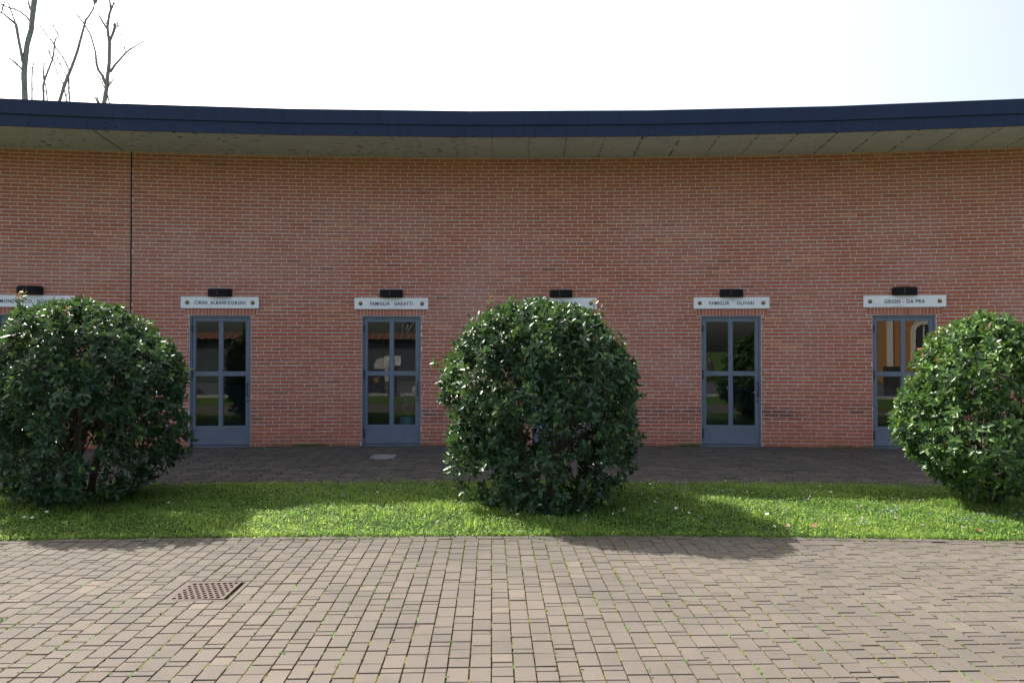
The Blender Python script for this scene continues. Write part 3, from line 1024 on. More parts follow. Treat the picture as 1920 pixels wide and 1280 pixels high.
# moss filling the long joints in patches
for j in range(-ncol, ncol):
    y = P_Y0
    while y < 6.6:
        L = mr.uniform(.02, .13)
        x = j*COLW
        if mr.random() < .38 + .25*math.sin(x*1.3 + y*1.1) and not (gx0 - .01 < x < gx1 + .01 and gy0 - L < y < gy1):
            w0, w1 = ROT @ Vector((x, y, 0)), ROT @ Vector((x, y + L, 0))
            if w1.y < strip_pt(w1.x, 0) - .14:
                k0 = len(V); hw_ = mr.uniform(.0030, .0055); z0 = mr.uniform(-.006, -.001)
                V.extend([(w0.x - hw_, w0.y, z0), (w0.x + hw_, w0.y, z0), (w1.x + hw_, w1.y, z0), (w1.x - hw_, w1.y, z0)])
                F3.append((k0, k0+1, k0+2, k0+3)); T.append(float(np.clip(mr.choice((.1, .25, .5, .75)) + mr.normal(0, .1), 0, 1)))
        y += L + mr.uniform(0, .06)
# flat weeds creeping over the border row
for _ in range(420):
    x = mr.uniform(-5.6, 5.6)
    if math.sin(x*3.1) + mr.normal(0, .7) < .1: continue
    y = strip_pt(x, 0) - abs(mr.normal(0, .09)) - .005
    clump(x, y, .002, mr.integers(5, 12), mr.uniform(.010, .02), .7, .018)
me = npmesh('weeds', np.array(V), [np.array(F3)], [M_MOSS], tint=T)
tag(obj('weeds', me), 'green and ochre moss and tiny weeds growing in the paving joints', 'weeds', kind='stuff')

# ------------------------------------------------------------------ GRASS STRIP
def bump_h(x, y):
    return 0.035 + 0.018*np.sin(x*1.7 + .6)*np.sin(y*2.1) + 0.012*np.sin(x*4.3 + y*3.7)
mb = MB()
xs = np.linspace(-14, 14, 141); ts = np.linspace(0, 1, 13)
vv = []
for x in xs:
    for t in ts:
        y = strip_pt(x, t)
        e = min(1, 6*min(t, 1 - t))
        vv.append((x, y, -.012 + (bump_h(x, y) - .01)*e))
nt = len(ts)
ff = [(i*nt + j, (i+1)*nt + j, (i+1)*nt + j + 1, i*nt + j + 1) for i in range(len(xs)-1) for j in range(nt-1)]
me = npmesh('grass_strip', vv, [ff], [M_EARTH], smooth=True)
tag(obj('grass_strip', me), kind='structure')

gr = np.random.default_rng(21)
N = 230000
gx = np.where(gr.random(N) < .9, gr.uniform(-6.9, 6.9, N), gr.uniform(-9, 9, N))
gt_ = gr.uniform(-.012, 1.012, N)
front = gr.random(N) < .05
gt_ = np.where(front, gr.normal(0.0, .010, N), gt_)
gy = strip_pt(gx, gt_)
e = np.clip(6*np.minimum(gt_, 1 - gt_), 0, 1)
gz = -.012 + (bump_h(gx, gy) - .012)*e
# patchiness
def lump(x, y, sc, ph):
    return (np.sin(x*sc + ph)*np.cos(y*sc*1.3 - ph*.7) + np.sin((x*.6 + y)*sc*1.7 + 2*ph))*.5
pat = lump(gx, gy, 2.1, .4) + .6*lump(gx, gy, 5.3, 1.9) + .5*lump(gx, gy, 11, 3.1)
pat = (pat - pat.min())/(pat.max() - pat.min())
blade = gr.random(N) < (.16 + .40*(pat > .66))
az = gr.uniform(0, 2*PI, N)
hgt = np.where(blade, gr.uniform(.020, .055, N)*(0.65 + .8*pat), gr.uniform(.006, .044, N)*(0.5 + pat))
lean = np.where(blade, gr.uniform(.15, .8, N), 0)
d = np.stack([np.cos(az), np.sin(az), np.zeros(N)], 1)
sd = np.stack([-np.sin(az), np.cos(az), np.zeros(N)], 1)
o = np.stack([gx, gy, gz], 1)
up = np.array([0, 0, 1.0])
ti = np.clip(.33 + .5*pat + gr.normal(0, .30, N), 0, 1)
ti = np.where(gr.random(N) < .012, gr.uniform(.97, 1, N), np.minimum(ti, .95))
b = blade
nbld = b.sum()
w = gr.uniform(.0018, .0032, nbld)[:, None]
hb = hgt[b][:, None]; le = lean[b][:, None]
m1 = o[b] + d[b]*hb*le*.35 + up*hb*.6; tp = o[b] + d[b]*hb*le + up*hb*(1 - .25*le)
Vb = np.stack([o[b] - sd[b]*w, o[b] + sd[b]*w, m1 + sd[b]*w*.85, m1 - sd[b]*w*.85, tp], 1)
bq = (np.arange(nbld)*5)[:, None] + np.array([0, 1, 2, 3]); bt = (np.arange(nbld)*5)[:, None] + np.array([3, 2, 4])
c_ = ~b
nc = c_.sum()
ll = gr.uniform(.006, .0155, nc)[:, None]; tilt = gr.uniform(-.2, .8, nc)[:, None]
ctrp = o[c_] + up*hgt[c_][:, None]
dd = d[c_]*np.cos(tilt) + up*np.sin(tilt)
Vc = np.stack([ctrp - dd*ll, ctrp + sd[c_]*ll*.62, ctrp + dd*ll, ctrp - sd[c_]*ll*.62], 1)
cq = nbld*5 + (np.arange(nc)*4)[:, None] + np.array([0, 1, 2, 3])
# longer tufts: round the bush feet, along the edges and here and there
TV, TQ, TT, tint_t = [], [], [], []
base_n = nbld*5 + nc*4
def long_tuft(x, y, n, h, spread, tint):
    for _ in range(n):
        ax = gr.normal(x, spread); ay = gr.normal(y, spread*.7)
        a = gr.uniform(0, 2*PI); hh = h*gr.uniform(.5, 1.15); le_ = gr.uniform(.2, .9)
        d_ = np.array([math.cos(a), math.sin(a), 0]); s_ = np.array([-d_[1], d_[0], 0])*gr.uniform(.002, .0034)
        o_ = np.array([ax, ay, 0.012]); m_ = o_ + d_*hh*le_*.3 + up*hh*.65; t_ = o_ + d_*hh*le_ + up*hh*(1 - .3*le_)
        k0 = base_n + len(TV)
        TV.extend([o_ - s_, o_ + s_, m_ + s_*.8, m_ - s_*.8, t_])
        TQ.append((k0, k0+1, k0+2, k0+3)); TT.append((k0+3, k0+2, k0+4)); tint_t.append(float(np.clip(tint + gr.normal(0, .12), 0, .96)))
for _ in range(170):
    x = gr.uniform(-6, 6); long_tuft(x, strip_pt(x, gr.uniform(.04, .97)), int(gr.integers(14, 34)), gr.uniform(.06, .12), gr.uniform(.025, .06), gr.uniform(.3, .7))
for _ in range(150):
    x = gr.uniform(-5.4, 5.4); long_tuft(x, strip_pt(x, gr.choice((-.006, 1.004))), int(gr.integers(8, 22)), gr.uniform(.03, .07), gr.uniform(.02, .05), gr.uniform(.35, .7))
for bx, by in ((.3, 8.1), (-4.75, 8.2), (5.1, 8.05)):
    for _ in range(26):
        long_tuft(bx + gr.normal(0, .6), by - abs(gr.normal(0, .5)) + .2, 22, gr.uniform(.08, .15), .05, gr.uniform(.2, .55))
V = np.concatenate([Vb.reshape(-1, 3), Vc.reshape(-1, 3), np.array(TV)])
me = npmesh('grass', V, [np.concatenate([bq, cq, np.array(TQ)]), np.concatenate([bt, np.array(TT)])], [M_GRASS],
            tint=np.concatenate([ti[b], ti[c_], tint_t, ti[b], tint_t]))
tag(obj('grass', me), 'bright green grass and low ground cover filling the strip under the bushes', 'grass', kind='stuff')

# tiny blue and pink wild flowers
V, F3, T = [], [], []
fr = np.random.default_rng(8)
def floret(x, y, z, r, tint):
    b = len(V)
    a0 = fr.uniform(0, PI/2); tl = fr.normal(0, .25, 2)
    for k_ in range(5):
        a = a0 + 2*PI*k_/5
        V.append((x + r*math.cos(a), y + r*math.sin(a), z + r*math.cos(a)*tl[0] + r*math.sin(a)*tl[1]))
    F3.append((b, b+1, b+2, b+3, b+4)); T.append(tint)
for (xa, xb, t0, t1, n, kind) in ((-2.6, -.9, .55, 1.0, 200, 0), (1.0, 3.2, .55, 1.0, 330, 0), (.3, 3.4, .02, .5, 260, 0), (3.0, 5.7, .05, .75, 200, 1), (3.6, 5.7, .05, .45, 260, 0), (-.9, -.3, .1, .5, 30, 1), (-4, -1, .3, 1, 60, 0), (1.4, 4.5, .35, .85, 70, 1)):
    for _ in range(n):
        x = fr.uniform(xa, xb); t_ = fr.uniform(t0, t1); y = strip_pt(x, t_)
        if math.sin(x*5 + 2)*math.sin(y*6) + fr.normal(0, .6) < 0: continue
        z = .02 + bump_h(x, y) + fr.uniform(.0, .028)
        floret(x, y, z, fr.uniform(.0045, .008) if kind == 0 else fr.uniform(.006, .011), fr.uniform(0, .45) if kind == 0 else fr.uniform(.6, 1))
me = npmesh('wild_flowers', np.array(V), [np.array(F3)], [M_PETAL], tint=T)
tag(obj('wild_flowers', me), 'tiny pale blue and pink wild flowers scattered through the grass strip', 'flowers', kind='stuff')

# daisies
q = MB()
for k_ in range(10):
    a = 2*PI*k_/10
    M = Matrix.Rotation(a, 4, 'Z')
    q.poly([M @ Vector(p) for p in ((.003, -.0025, 0), (.016, -.0045, .003), (.019, 0, .004), (.016, .0045, .003), (.003, .0025, 0))], [(0, 1, 2, 3, 4)])
q.lathe([(.0062, -.001), (.005, .004), (.002, .0055)], Matrix(), 7, mi=1)
daisy_me = q.mesh('daisy', [M_WHITE_PETAL, M_YELLOW])
DAISY_PX = [(17, 965), (77, 953), (88, 959), (60, 970), (45, 969), (227, 965), (283, 958), (316, 942), (347, 941), (375, 940), (315, 906), (457, 942), (617, 907), (708, 922),
            (970, 964), (1047, 954), (1084, 957), (1161, 958), (1170, 953), (1170, 957), (1150, 962), (1232, 934), (1228, 940), (1283, 925), (1204, 926), (1268, 952), (1292, 961),
            (1316, 905), (1360, 901), (1219, 907), (1226, 905), (1538, 911), (1438, 963), (1337, 931), (1558, 922), (1452, 1016-30)]
def zone(u, v):
    if u < 420: return 'below the left bush'
    if u < 820: return 'between the left and middle bushes'
    if u < 1190: return 'under the middle bush'
    return 'right of the middle bush'
ORD = ['first', 'second', 'third', 'fourth', 'fifth', 'sixth', 'seventh', 'eighth', 'ninth', 'tenth', 'eleventh', 'twelfth', 'thirteenth', 'fourteenth', 'fifteenth', 'sixteenth', 'seventeenth', 'eighteenth']
zc = {}
DAISY_PX.sort()
for u, v in DAISY_PX:
    zk = zone(u, v); zc[zk] = zc.get(zk, 0) + 1
    g = on_ground(u, v, .06)
    o = obj('daisy', daisy_me, None, Matrix.Translation(g) @ Euler((rnd.uniform(.1, .7), rnd.uniform(-.35, .35), rnd.random()*6)).to_matrix().to_4x4() @ Matrix.Scale(rnd.uniform(.75, 1.05), 4))
    tag(o, 'small white daisy in the grass %s, %s from the left' % (zk, ORD[zc[zk]-1]), 'daisy', 'white daisies in the grass strip')

# fallen leaves
def dry_leaf(mat, seed):
    r = random.Random(seed); q = MB()
    n = 9; pts = [Vector((0, 0, .004))]
    for k_ in range(n):
        a = 2*PI*k_/n
        rr = .030*(1 + .45*math.cos(3*a)) * r.uniform(.75, 1.1)
        pts.append(Vector((rr*math.cos(a), rr*math.sin(a), r.uniform(.0, .022))))
    q.poly(pts, [(0, 1 + k_, 1 + (k_+1) % n) for k_ in range(n)])
    q.tube([(-.02, 0, .004), (-.05, .006, .008)], .0016, 4)
    return q.mesh('fallen_leaf', mat)
for i, (u, v, mat, lab, sc, zz) in enumerate([
        (942, 963, M_DRYPALE, 'pale tan fallen leaf on the shaded grass under the middle bush', 1.0, .065),
        (665, 957, M_DRYLEAF, 'orange brown fallen leaf on the grass near the roof shadow edge left of centre', .8, .06),
        (634, 982, M_DRYLEAF, 'dark orange fallen leaf on the sunlit grass left of centre, close to the paving', .9, .06),
        (843, 993, M_DRYLEAF, 'small brown fallen leaf on the grass edge left of the middle bush', .8, .05),
        (1459, 957, M_DRYPALE, 'pale tan fallen leaf on the sunlit grass right of the middle bush shadow', .9, .06),
        (1528, 986, M_DRYLEAF, 'dark brown curled leaf at the right tip of the middle bush shadow', 1.2, .05),
        (1478, 987, M_DRYPALE, 'pale fallen leaf inside the right end of the middle bush shadow', .9, .05),
        (1836, 994, M_DRYLEAF, 'brown fallen leaf on the grass below the right bush, near the paving', 1.0, .05),
        (141, 1001, M_DRYLEAF, 'orange brown fallen leaf at the grass edge under the left bush', .9, .03),
        (18, 1006, M_DRYPALE, 'tan fallen leaf at the far left end of the grass edge', 1.0, .02)]):
    g = on_ground(u, v, zz)
    o = obj('fallen_leaf', dry_leaf(mat, i), None, Matrix.Translation(g) @ Euler((rnd.uniform(.2, .6), rnd.uniform(-.3, .3), rnd.random()*6)).to_matrix().to_4x4() @ Matrix.Scale(sc, 4))
    tag(o, lab, 'fallen leaf')

# weeds at the wall foot
def tuft(name, s, n, w, label):
    c0 = arc(s, R - .05)
    r = random.Random(int(s*100)); V, Fq, Ft, T = [], [], [], []
    for _ in range(n):
        x = c0.x + r.gauss(0, w); y = CY + math.sqrt(R*R - x*x) - abs(r.gauss(0, .04)) - .01
        a = r.random()*6.28; h = r.uniform(.02, .07); ww = .003
        d = Vector((math.cos(a), math.sin(a), 0)); sd_ = Vector((-d.y, d.x, 0)); o = Vector((x, y, 0))
        b = len(V); m = o + d*h*.25 + Vector((0, 0, h*.6)); tp = o + d*h*.7 + Vector((0, 0, h*.9))
        V += [o - sd_*ww, o + sd_*ww, m + sd_*ww, m - sd_*ww, tp]
        Fq.append((b, b+1, b+2, b+3)); Ft.append((b+3, b+2, b+4)); T.append(r.uniform(.1, .6))
    me = npmesh(name, [v[:] for v in V], [np.array(Fq), np.array(Ft)], [M_GRASS], tint=T + T)
    tag(obj(name, me), label, 'weeds', 'weeds at the foot of the wall', 'stuff')
tuft('weed_tuft', s_of_px(578), 260, .16, 'low green weed tuft at the wall foot between the two left doors')
tuft('weed_tuft', s_of_px(1290), 160, .14, 'thin green weed tuft at the wall foot left of the fourth visible door')
tuft('weed_tuft', s_of_px(1600), 120, .25, 'sparse green weeds at the wall foot left of the rightmost door')

# ------------------------------------------------------------------ BUSHES
LT = np.array([0, .22, .5, .78, 1.0]); LW = np.array([0, .36, .5, .34, 0])
def leaf_template(curl, fold):
    v = [(0, 0, 0)]
    for t_, w_ in zip(LT[1:4], LW[1:4]):
        zc = -curl*t_*t_
        for sg in (-1, 0, 1):
            v.append((sg*w_*.5, t_, zc + abs(sg)*fold*w_))
    v.append((0, 1, -curl))
    quads, tris = [], [(0, 2, 1), (0, 3, 2), (10, 7, 8), (10, 8, 9)]
    for r_ in range(2):
        b = 1 + r_*3
        quads += [(b, b+1, b+4, b+3), (b+1, b+2, b+5, b+4)]
    return np.array(v, float), np.array(quads), np.array(tris)
TEMPL = [leaf_template(.12, .25), leaf_template(.30, .35), leaf_template(-.08, .2)]
_, LQ, LTRI = TEMPL[0]
leaf_meshes = {}
def leaf_mesh(vi, tq):
    if (vi, tq) not in leaf_meshes:
        leaf_meshes[(vi, tq)] = npmesh('leaf', TEMPL[vi][0], [LQ, LTRI], [M_LEAF], tint=[(tq + .5)/12]*8, smooth=True)
    return leaf_meshes[(vi, tq)]

def make_bush(name, base, prof, lat, seed, label, nshoot=1500, sprigs=(), gaps=(), sx=1.0, lit_fresh_p=.80, lit_shift=0.0):
    """prof: list of (z, radius); lat(z, phi) widens it; sprigs: (phi, z, length, red)"""
    r = np.random.default_rng(seed); rr = random.Random(seed)
    pz = np.array([p[0] for p in prof]); pr = np.array([p[1] for p in prof])
    ztop = pz[-1]
    def radius(z, ph):
        return np.interp(z, pz, pr)*(1 + .045*np.sin(3*ph + seed) + .055*np.sin(5*ph + z*3.1 + seed*2) + .05*np.sin(7*z + 2*ph + seed) + .03*np.sin(11*ph - 6*z + seed))*lat(z, ph)
    root = empty(name, Matrix.Translation(base), label, 'bush', 'clipped evergreen bushes along the grass strip')
    shoots = []           # position, direction, nleaf, size, tintshift
    # sample by surface area
    zz = np.linspace(pz[0], ztop, 200)
    dz = np.gradient(np.interp(zz, pz, pr), zz)
    wgt = np.interp(zz, pz, pr)*np.sqrt(1 + np.minimum(dz*dz, 40)); wgt /= wgt.sum()
    while len(shoots) < nshoot:
        z = float(r.choice(zz, p=wgt)) + r.normal(0, .02); ph = r.uniform(0, 2*PI)
        depth = abs(r.normal(0, .075)) if r.random() < .58 else r.uniform(.05, .6)
        gapn = math.sin(3.3*z + 4*ph + seed)*math.sin(5.1*ph - 2.7*z + 1.3*seed)
        if gapn < -.42 and r.random() < .75: continue
        # sparser low down
        if z < .5 and r.random() < (.35 if math.sin(5*ph + seed) + math.sin(9*ph + 2*seed) > 0 else .8): continue
        skip = False
        for (g0, g1, z0, z1, pr_) in gaps:
            if g0 < ph < g1 and z0 < z < z1 and r.random() < pr_: skip = True
        if skip: continue
        R0 = float(radius(z, ph))
        rad = max(0.02, R0*(1 - depth*.9) + r.normal(0, .028) + (r.uniform(.03, .11) if r.random() < .07 else 0))
        slope = float(np.interp(z, zz, dz))
        nrm = Vector((math.cos(ph), math.sin(ph), max(-.6, min(3.5, -slope)))).normalized()
        p = Vector((rad*math.cos(ph)*sx, rad*math.sin(ph), z - depth*.25*max(0, nrm.z)))
        dr = (nrm*.75 + Vector((0, 0, .55)) + Vector(r.normal(0, .33, 3))).normalized()
        shoots.append((p, dr, r.integers(5, 9), 1.0, 0.0, depth))
    stems = []
    for (ph, z, ln, red, lean) in sprigs:
        R0 = float(radius(z, ph))
        p = Vector((R0*math.cos(ph)*sx*.96, R0*math.sin(ph)*.96, z))
        dr = (Vector((math.cos(ph)*lean, math.sin(ph)*lean, 1.0))).normalized()
        stem = MB(); stem.tube([p - dr*.1, p + dr*ln*.5, p + dr*ln], [.004, .003, .0015], 5); stems.append(stem)
        n = max(2, int(ln/.035))
        for i in range(n):
            q_ = p + dr*ln*(i + 1)/n
            shoots.append((q_, (dr + Vector(r.normal(0, .2, 3))).normalized(), 3 if i < n-1 else 5, .72 if i == n-1 else .85, (.06 if red and i == n-1 else .3), 0))
    mats, tints, outs = [], [], []
    for (p, dr, nl, sc, ts, depth) in shoots:
        a = dr.cross(Vector((.3, .2, .9)))
        if a.length < .05: a = dr.cross(Vector((1, 0, 0)))
        a.normalize(); b = dr.cross(a)
        ph0 = r.uniform(0, 6.28)
        fresh = r.random()
        for i in range(nl):
            az = ph0 + i*2.4
            el = math.radians(32 + 55*i/max(1, nl-1) + r.normal(0, 11))
            rdir = a*math.cos(az) + b*math.sin(az)
            l = (dr*math.cos(el) + rdir*math.sin(el)).normalized()
            l = (l + Vector((0, 0, -.16 if el > 1 else 0))).normalized()
            n = dr - l*dr.dot(l)
            if n.length < .05: n = Vector((0, 0, 1)) - l*l.z
            n = (n.normalized() + Vector(r.normal(0, .38, 3)))
            n = (n - l*n.dot(l)).normalized()
            x = l.cross(n)
            L = r.uniform(.058, .096)*sc*(.75 if i == 0 else 1)
            o = p - dr*(.010*i)
            M = Matrix(((x.x*L, l.x*L, n.x*L, o.x), (x.y*L, l.y*L, n.y*L, o.y), (x.z*L, l.z*L, n.z*L, o.z), (0, 0, 0, 1)))
            mats.append(np.array(M))
            tt = r.normal(.42 + lit_shift, .17) + (0.28 if (fresh > lit_fresh_p - .28*max(0, min(1, (p.z - 1.35)/.6)) and i < 4) else 0)  # lighter leaves, more near the top: young growth plus painted sunlight
            tt = min(tt, .91)
            if ts: tt = (.95 + r.uniform(0, .05)) if ts < .1 else r.uniform(.72, .92)
            elif fresh > .988 and i < 1 and p.z > 1.5: tt = r.uniform(.945, 1)
            tints.append(min(1, max(0, tt))); outs.append(depth)
    mats = np.array(mats); tints = np.array(tints); outs = np.array(outs)
    n = len(mats)
    vi = r.integers(0, 3, n)
    # the leaves that show largest get objects of their own
    wp = mats[:, :3, 3] + np.array(base)
    px, py, dep = project(wp + mats[:, :3, 1]*.5)
    nv = mats[:, :3, 2]/np.linalg.norm(mats[:, :3, 2], axis=1)[:, None]
    view = np.array([0, 0, CAM_H]) - wp; view /= np.linalg.norm(view, axis=1)[:, None]
    L = np.linalg.norm(mats[:, :3, 1], axis=1)
    outd = mats[:, :3, 3] - np.array([0, 0, 1.0])
    outd /= np.linalg.norm(outd, axis=1)[:, None]
    facing = (outd*view).sum(1)
    sc_ = L*L*np.abs((nv*view).sum(1))/dep**2
    sc_ = np.where((facing > .35) & (outs < .06) & (px > 10) & (px < W_PX-10) & (wp[:, 2] > .3), sc_, -1)
    one = np.zeros(n, bool); one[np.argsort(-sc_)[:300]] = True; one &= sc_ > 0
    V, Tn, quads, tris = [], [], [], []
    tq, tt3 = [], []
    idx = np.where(~one)[0]
    Vall = np.zeros((len(idx), 11, 3))
    for v_ in range(3):
        mk = vi[idx] == v_
        Mx = mats[idx[mk]]
        Vall[mk] = np.einsum('nij,kj->nki', Mx[:, :3, :3], TEMPL[v_][0]) + Mx[:, None, :3, 3]
    b_ = (np.arange(len(idx))*11)[:, None, None]
    Q = (b_ + LQ[None]).reshape(-1, 4); T3 = (b_ + LTRI[None]).reshape(-1, 3)
    me = npmesh('foliage', Vall, [Q, T3], [M_LEAF], tint=np.concatenate([np.repeat(tints[idx], 4), np.repeat(tints[idx], 4)]), smooth=True)
    BM = Matrix.Translation(base)
    obj('foliage', me, root, BM, kind='stuff')
    for i in np.where(one)[0]:
        obj('leaf', leaf_mesh(int(vi[i]), min(11, int(tints[i]*12))), root, BM @ Matrix(mats[i].tolist()))
    # stems
    q = MB()
    tips = [s_ for s_ in shoots if s_[5] < .4]
    nst = 6
    for i in range(nst):
        a = 2*PI*i/nst + rr.uniform(-.4, .4)
        b0 = Vector((.09*math.cos(a), .09*math.sin(a), -.03))
        ht = ztop*rr.uniform(.5, .72); sp = rr.uniform(.25, .5)
        pts = [b0, b0 + Vector((math.cos(a)*sp*.25, math.sin(a)*sp*.25, ht*.35)), b0 + Vector((math.cos(a)*sp*.65 + rr.uniform(-.05, .05), math.sin(a)*sp*.65, ht*.7)), b0 + Vector((math.cos(a)*sp, math.sin(a)*sp, ht))]
        q.tube(pts, [.034, .027, .020, .010], 7)
        for _ in range(36):
            t_ = rr.uniform(.15, 1)
            kk = min(2, int(t_*3)); st_ = pts[kk].lerp(pts[kk+1], t_*3 - kk)
            tip = rr.choice(tips)[0]
            if abs(math.atan2(tip.y, tip.x) - math.atan2(math.sin(a), math.cos(a))) > 1.2 or tip.z < st_.z - .15: continue
            md = st_.lerp(tip, .5) + Vector((rr.uniform(-.06, .06), rr.uniform(-.06, .06), rr.uniform(-.02, .08)))
            q.tube([st_, md, tip], [.010, .006, .003], 5)
    obj('trunk', q.mesh('trunk', M_SBARK, True), root, BM)
    for stem in stems: obj('shoot_stem', stem.mesh('shoot_stem', M_SBARK, True), root, BM)
    return root

HALF = PI
fr_ = 1.5*PI      # phi facing the camera (-Y)
def lat_mid(z, ph): return 1.0 + .085*np.cos(ph)*(1 if True else 0)*np.exp(-((z - .9)/.5)**2)
b_mid = on_ground(1010, 946); 
make_bush('laurel_bush', b_mid, [(.03, .62), (.15, .78), (.40, .90), (.8, .98), (1.15, 1.03), (1.5, 1.00), (1.78, .88), (2.0, .68), (2.13, .42), (2.20, .06)], lat_mid, 4,
          'tall dome shaped evergreen bush standing in the middle of the grass strip', 2900,
          sprigs=[(PI*1.15, 2.06, .16, True, -.1), (PI*1.3, 2.08, .14, False, 0), (0.1, 2.02, .18, True, .2), (.05, 1.95, .20, True, .15), (1.2, 2.1, .12, False, 0), (-.03, 1.10, .24, False, 2.4), (-.05, 1.18, .12, False, 2.5), (2.8, 1.9, .1, True, .2)],
          gaps=[(1.35*PI, 1.62*PI, .72, 1.0, .85), (.35*PI, .65*PI, .5, 1.1, .6), (1.5*PI, 1.9*PI, .45, .75, .5)])
def lat_left(z, ph): return 1.0 + .08*np.cos(ph)*np.exp(-((z - 1.1)/.6)**2)
b_left = on_ground(150, 938)
make_bush('laurel_bush', b_left, [(.06, .55), (.25, .86), (.55, .98), (.9, 1.04), (1.2, 1.06), (1.5, 1.00), (1.80, .86), (2.03, .64), (2.16, .38), (2.23, .05)], lat_left, 9,
          'broad dark evergreen bush at the left end of the grass strip', 2900,
          sprigs=[(PI*1.2, 2.05, .22, True, .1), (PI*1.05, 2.02, .30, True, -.02), (2.6, 1.9, .12, True, .2), (.2, 1.9, .1, False, .3), (1.6*PI, 2.0, .10, True, .1)],
          gaps=[(1.55*PI, 1.9*PI, .35, .95, .7), (.05*PI, .45*PI, .35, .95, .6)])
def lat_right(z, ph): return 1.0 - .10*np.cos(ph)*np.exp(-((z - .7)/.35)**2)
b_right = on_ground(1848, 948)
make_bush('laurel_bush', b_right, [(.16, .30), (.38, .58), (.62, .78), (.9, .80), (1.2, .74), (1.5, .68), (1.75, .54), (1.93, .34), (2.02, .18), (2.06, .04)], lat_right, 14,
          'lighter sunlit evergreen bush at the right end of the grass strip', 1950,
          sprigs=[(PI*.95, 1.55, .14, True, .4), (PI*1.0, 1.75, .12, True, .2), (PI*1.1, 1.5, .08, True, .6), (1.5*PI, 1.95, .1, False, 0)],
          gaps=[(1.42*PI, 1.75*PI, .45, 1.5, .65), (.2*PI, .8*PI, .4, 1.5, .5)], lit_fresh_p=.50, lit_shift=.30)  # lighter leaf tint here paints in the sunlight on this bush

# ------------------------------------------------------------------ BARE TREES behind the roof
TREE_Y = 24.0
def bare_tree(name, label, depth, trunk, branches, twigs, seed):
    r = random.Random(seed)
    def pts3(poly, wob=.25):
        out, y = [], depth + r.uniform(-wob, wob)
        for (u, v, w_) in poly:
            y += r.uniform(-wob, wob)*.5
            out.append((at_depth(u, v, y), w_*y/F_PX))
        return out
    tp = [(at_depth(u, v, depth), w_*depth/F_PX) for (u, v, w_) in trunk]
    foot = Vector((tp[0][0].x + r.uniform(-.1, .1), depth, -.05))
    mid = foot.lerp(tp[0][0], .5) + Vector((r.uniform(-.08, .08), 0, 0))
    root = empty(name, Matrix.Translation(foot), label, 'tree', 'bare trees behind the roof')
    q = MB(); q.tube([foot, mid] + [p for p, _ in tp], [tp[0][1]*1.6, tp[0][1]*1.25] + [w_ for _, w_ in tp], 10)
    for i in range(26):     # knots and bark lumps
        k_ = r.randrange(len(tp) - 1); p = tp[k_][0].lerp(tp[k_+1][0], r.random())
        a = r.random()*6.28; rr_ = tp[k_][1]
        q.tube([p, p + Vector((math.cos(a), math.sin(a), r.uniform(.1, .8)))*rr_*1.35], [rr_*.35, rr_*.12], 5)
    obj('trunk', q.mesh('trunk', M_BARK, True), root)
    tw = MB()
    for poly in branches:
        P = pts3(poly)
        start = min((p for p, _ in tp), key=lambda p: (p - P[0][0]).length)
        q = MB(); q.tube([p for p, _ in P], [max(.005, w_*1.3) for _, w_ in P], 7)
        obj('branch', q.mesh('branch', M_BARK, True), root)
        for _ in range(18):
            k_ = r.randrange(len(P) - 1); p = P[k_][0].lerp(P[k_+1][0], r.random())
            dr = Vector((r.uniform(-1, 1), r.uniform(-1, 1), r.uniform(.2, 1.2))).normalized()
            L = r.uniform(.10, .55)
            e_ = p + dr*L; m_ = p + dr*L*.5 + Vector((r.uniform(-.04, .04), 0, .03))
            tw.tube([p, m_, e_], [.006, .005, .003], 4)
    for poly in twigs:
        P = pts3(poly, .1)
        tw.tube([p for p, _ in P], [max(.006, w_*1.3) for _, w_ in P], 5)
    obj('twigs', tw.mesh('twigs', M_BARK, True), root, kind='stuff')
    return root

bare_tree('bare_tree', 'thick bare grey tree trunk at the far left above the roof', 24.0,
    [(47, 190, 5.2), (45, 141, 5.1), (47.5, 110, 5.0), (51, 83, 4.6), (58.6, 56, 4.6), (61, 30, 4.6), (65, 0, 4.9), (70, -50, 4.4), (71, -120, 3.6), (80, -200, 2.4)],
    [[(43, 117, 2.2), (38, 89, 2.0), (33, 64, 2.0), (30, 46, 2.0), (16, 34, 1.4), (3, 24, 1.2), (-25, 18, .8)],
     [(30, 46, 1.2), (25, 33, .9), (19, 15, .8), (13, 3, .7), (9, -10, .5)],
     [(3, 24, 1.0), (6, 12, .9), (10, 0, .7), (13, -15, .5)],
     [(56, 40, 1.4), (49, 31, 1.3), (37, 22, 1.1), (25, 17, 1.0), (16, 15, .9), (0, 8, .8), (-20, 2, .6)],
     [(41, 130, 1.3), (27, 117, 1.1), (14, 108, .6)],
     [(57, 20, 1.3), (52, 0, 1.0), (50, -20, .7)]],
    [[(36, 85, .6), (22, 73, .5), (9, 66, .45), (-4, 64, .4)], [(18, 78, .35), (0, 90, .25)], [(30, 140, .3), (10, 178, .2)]], 1)
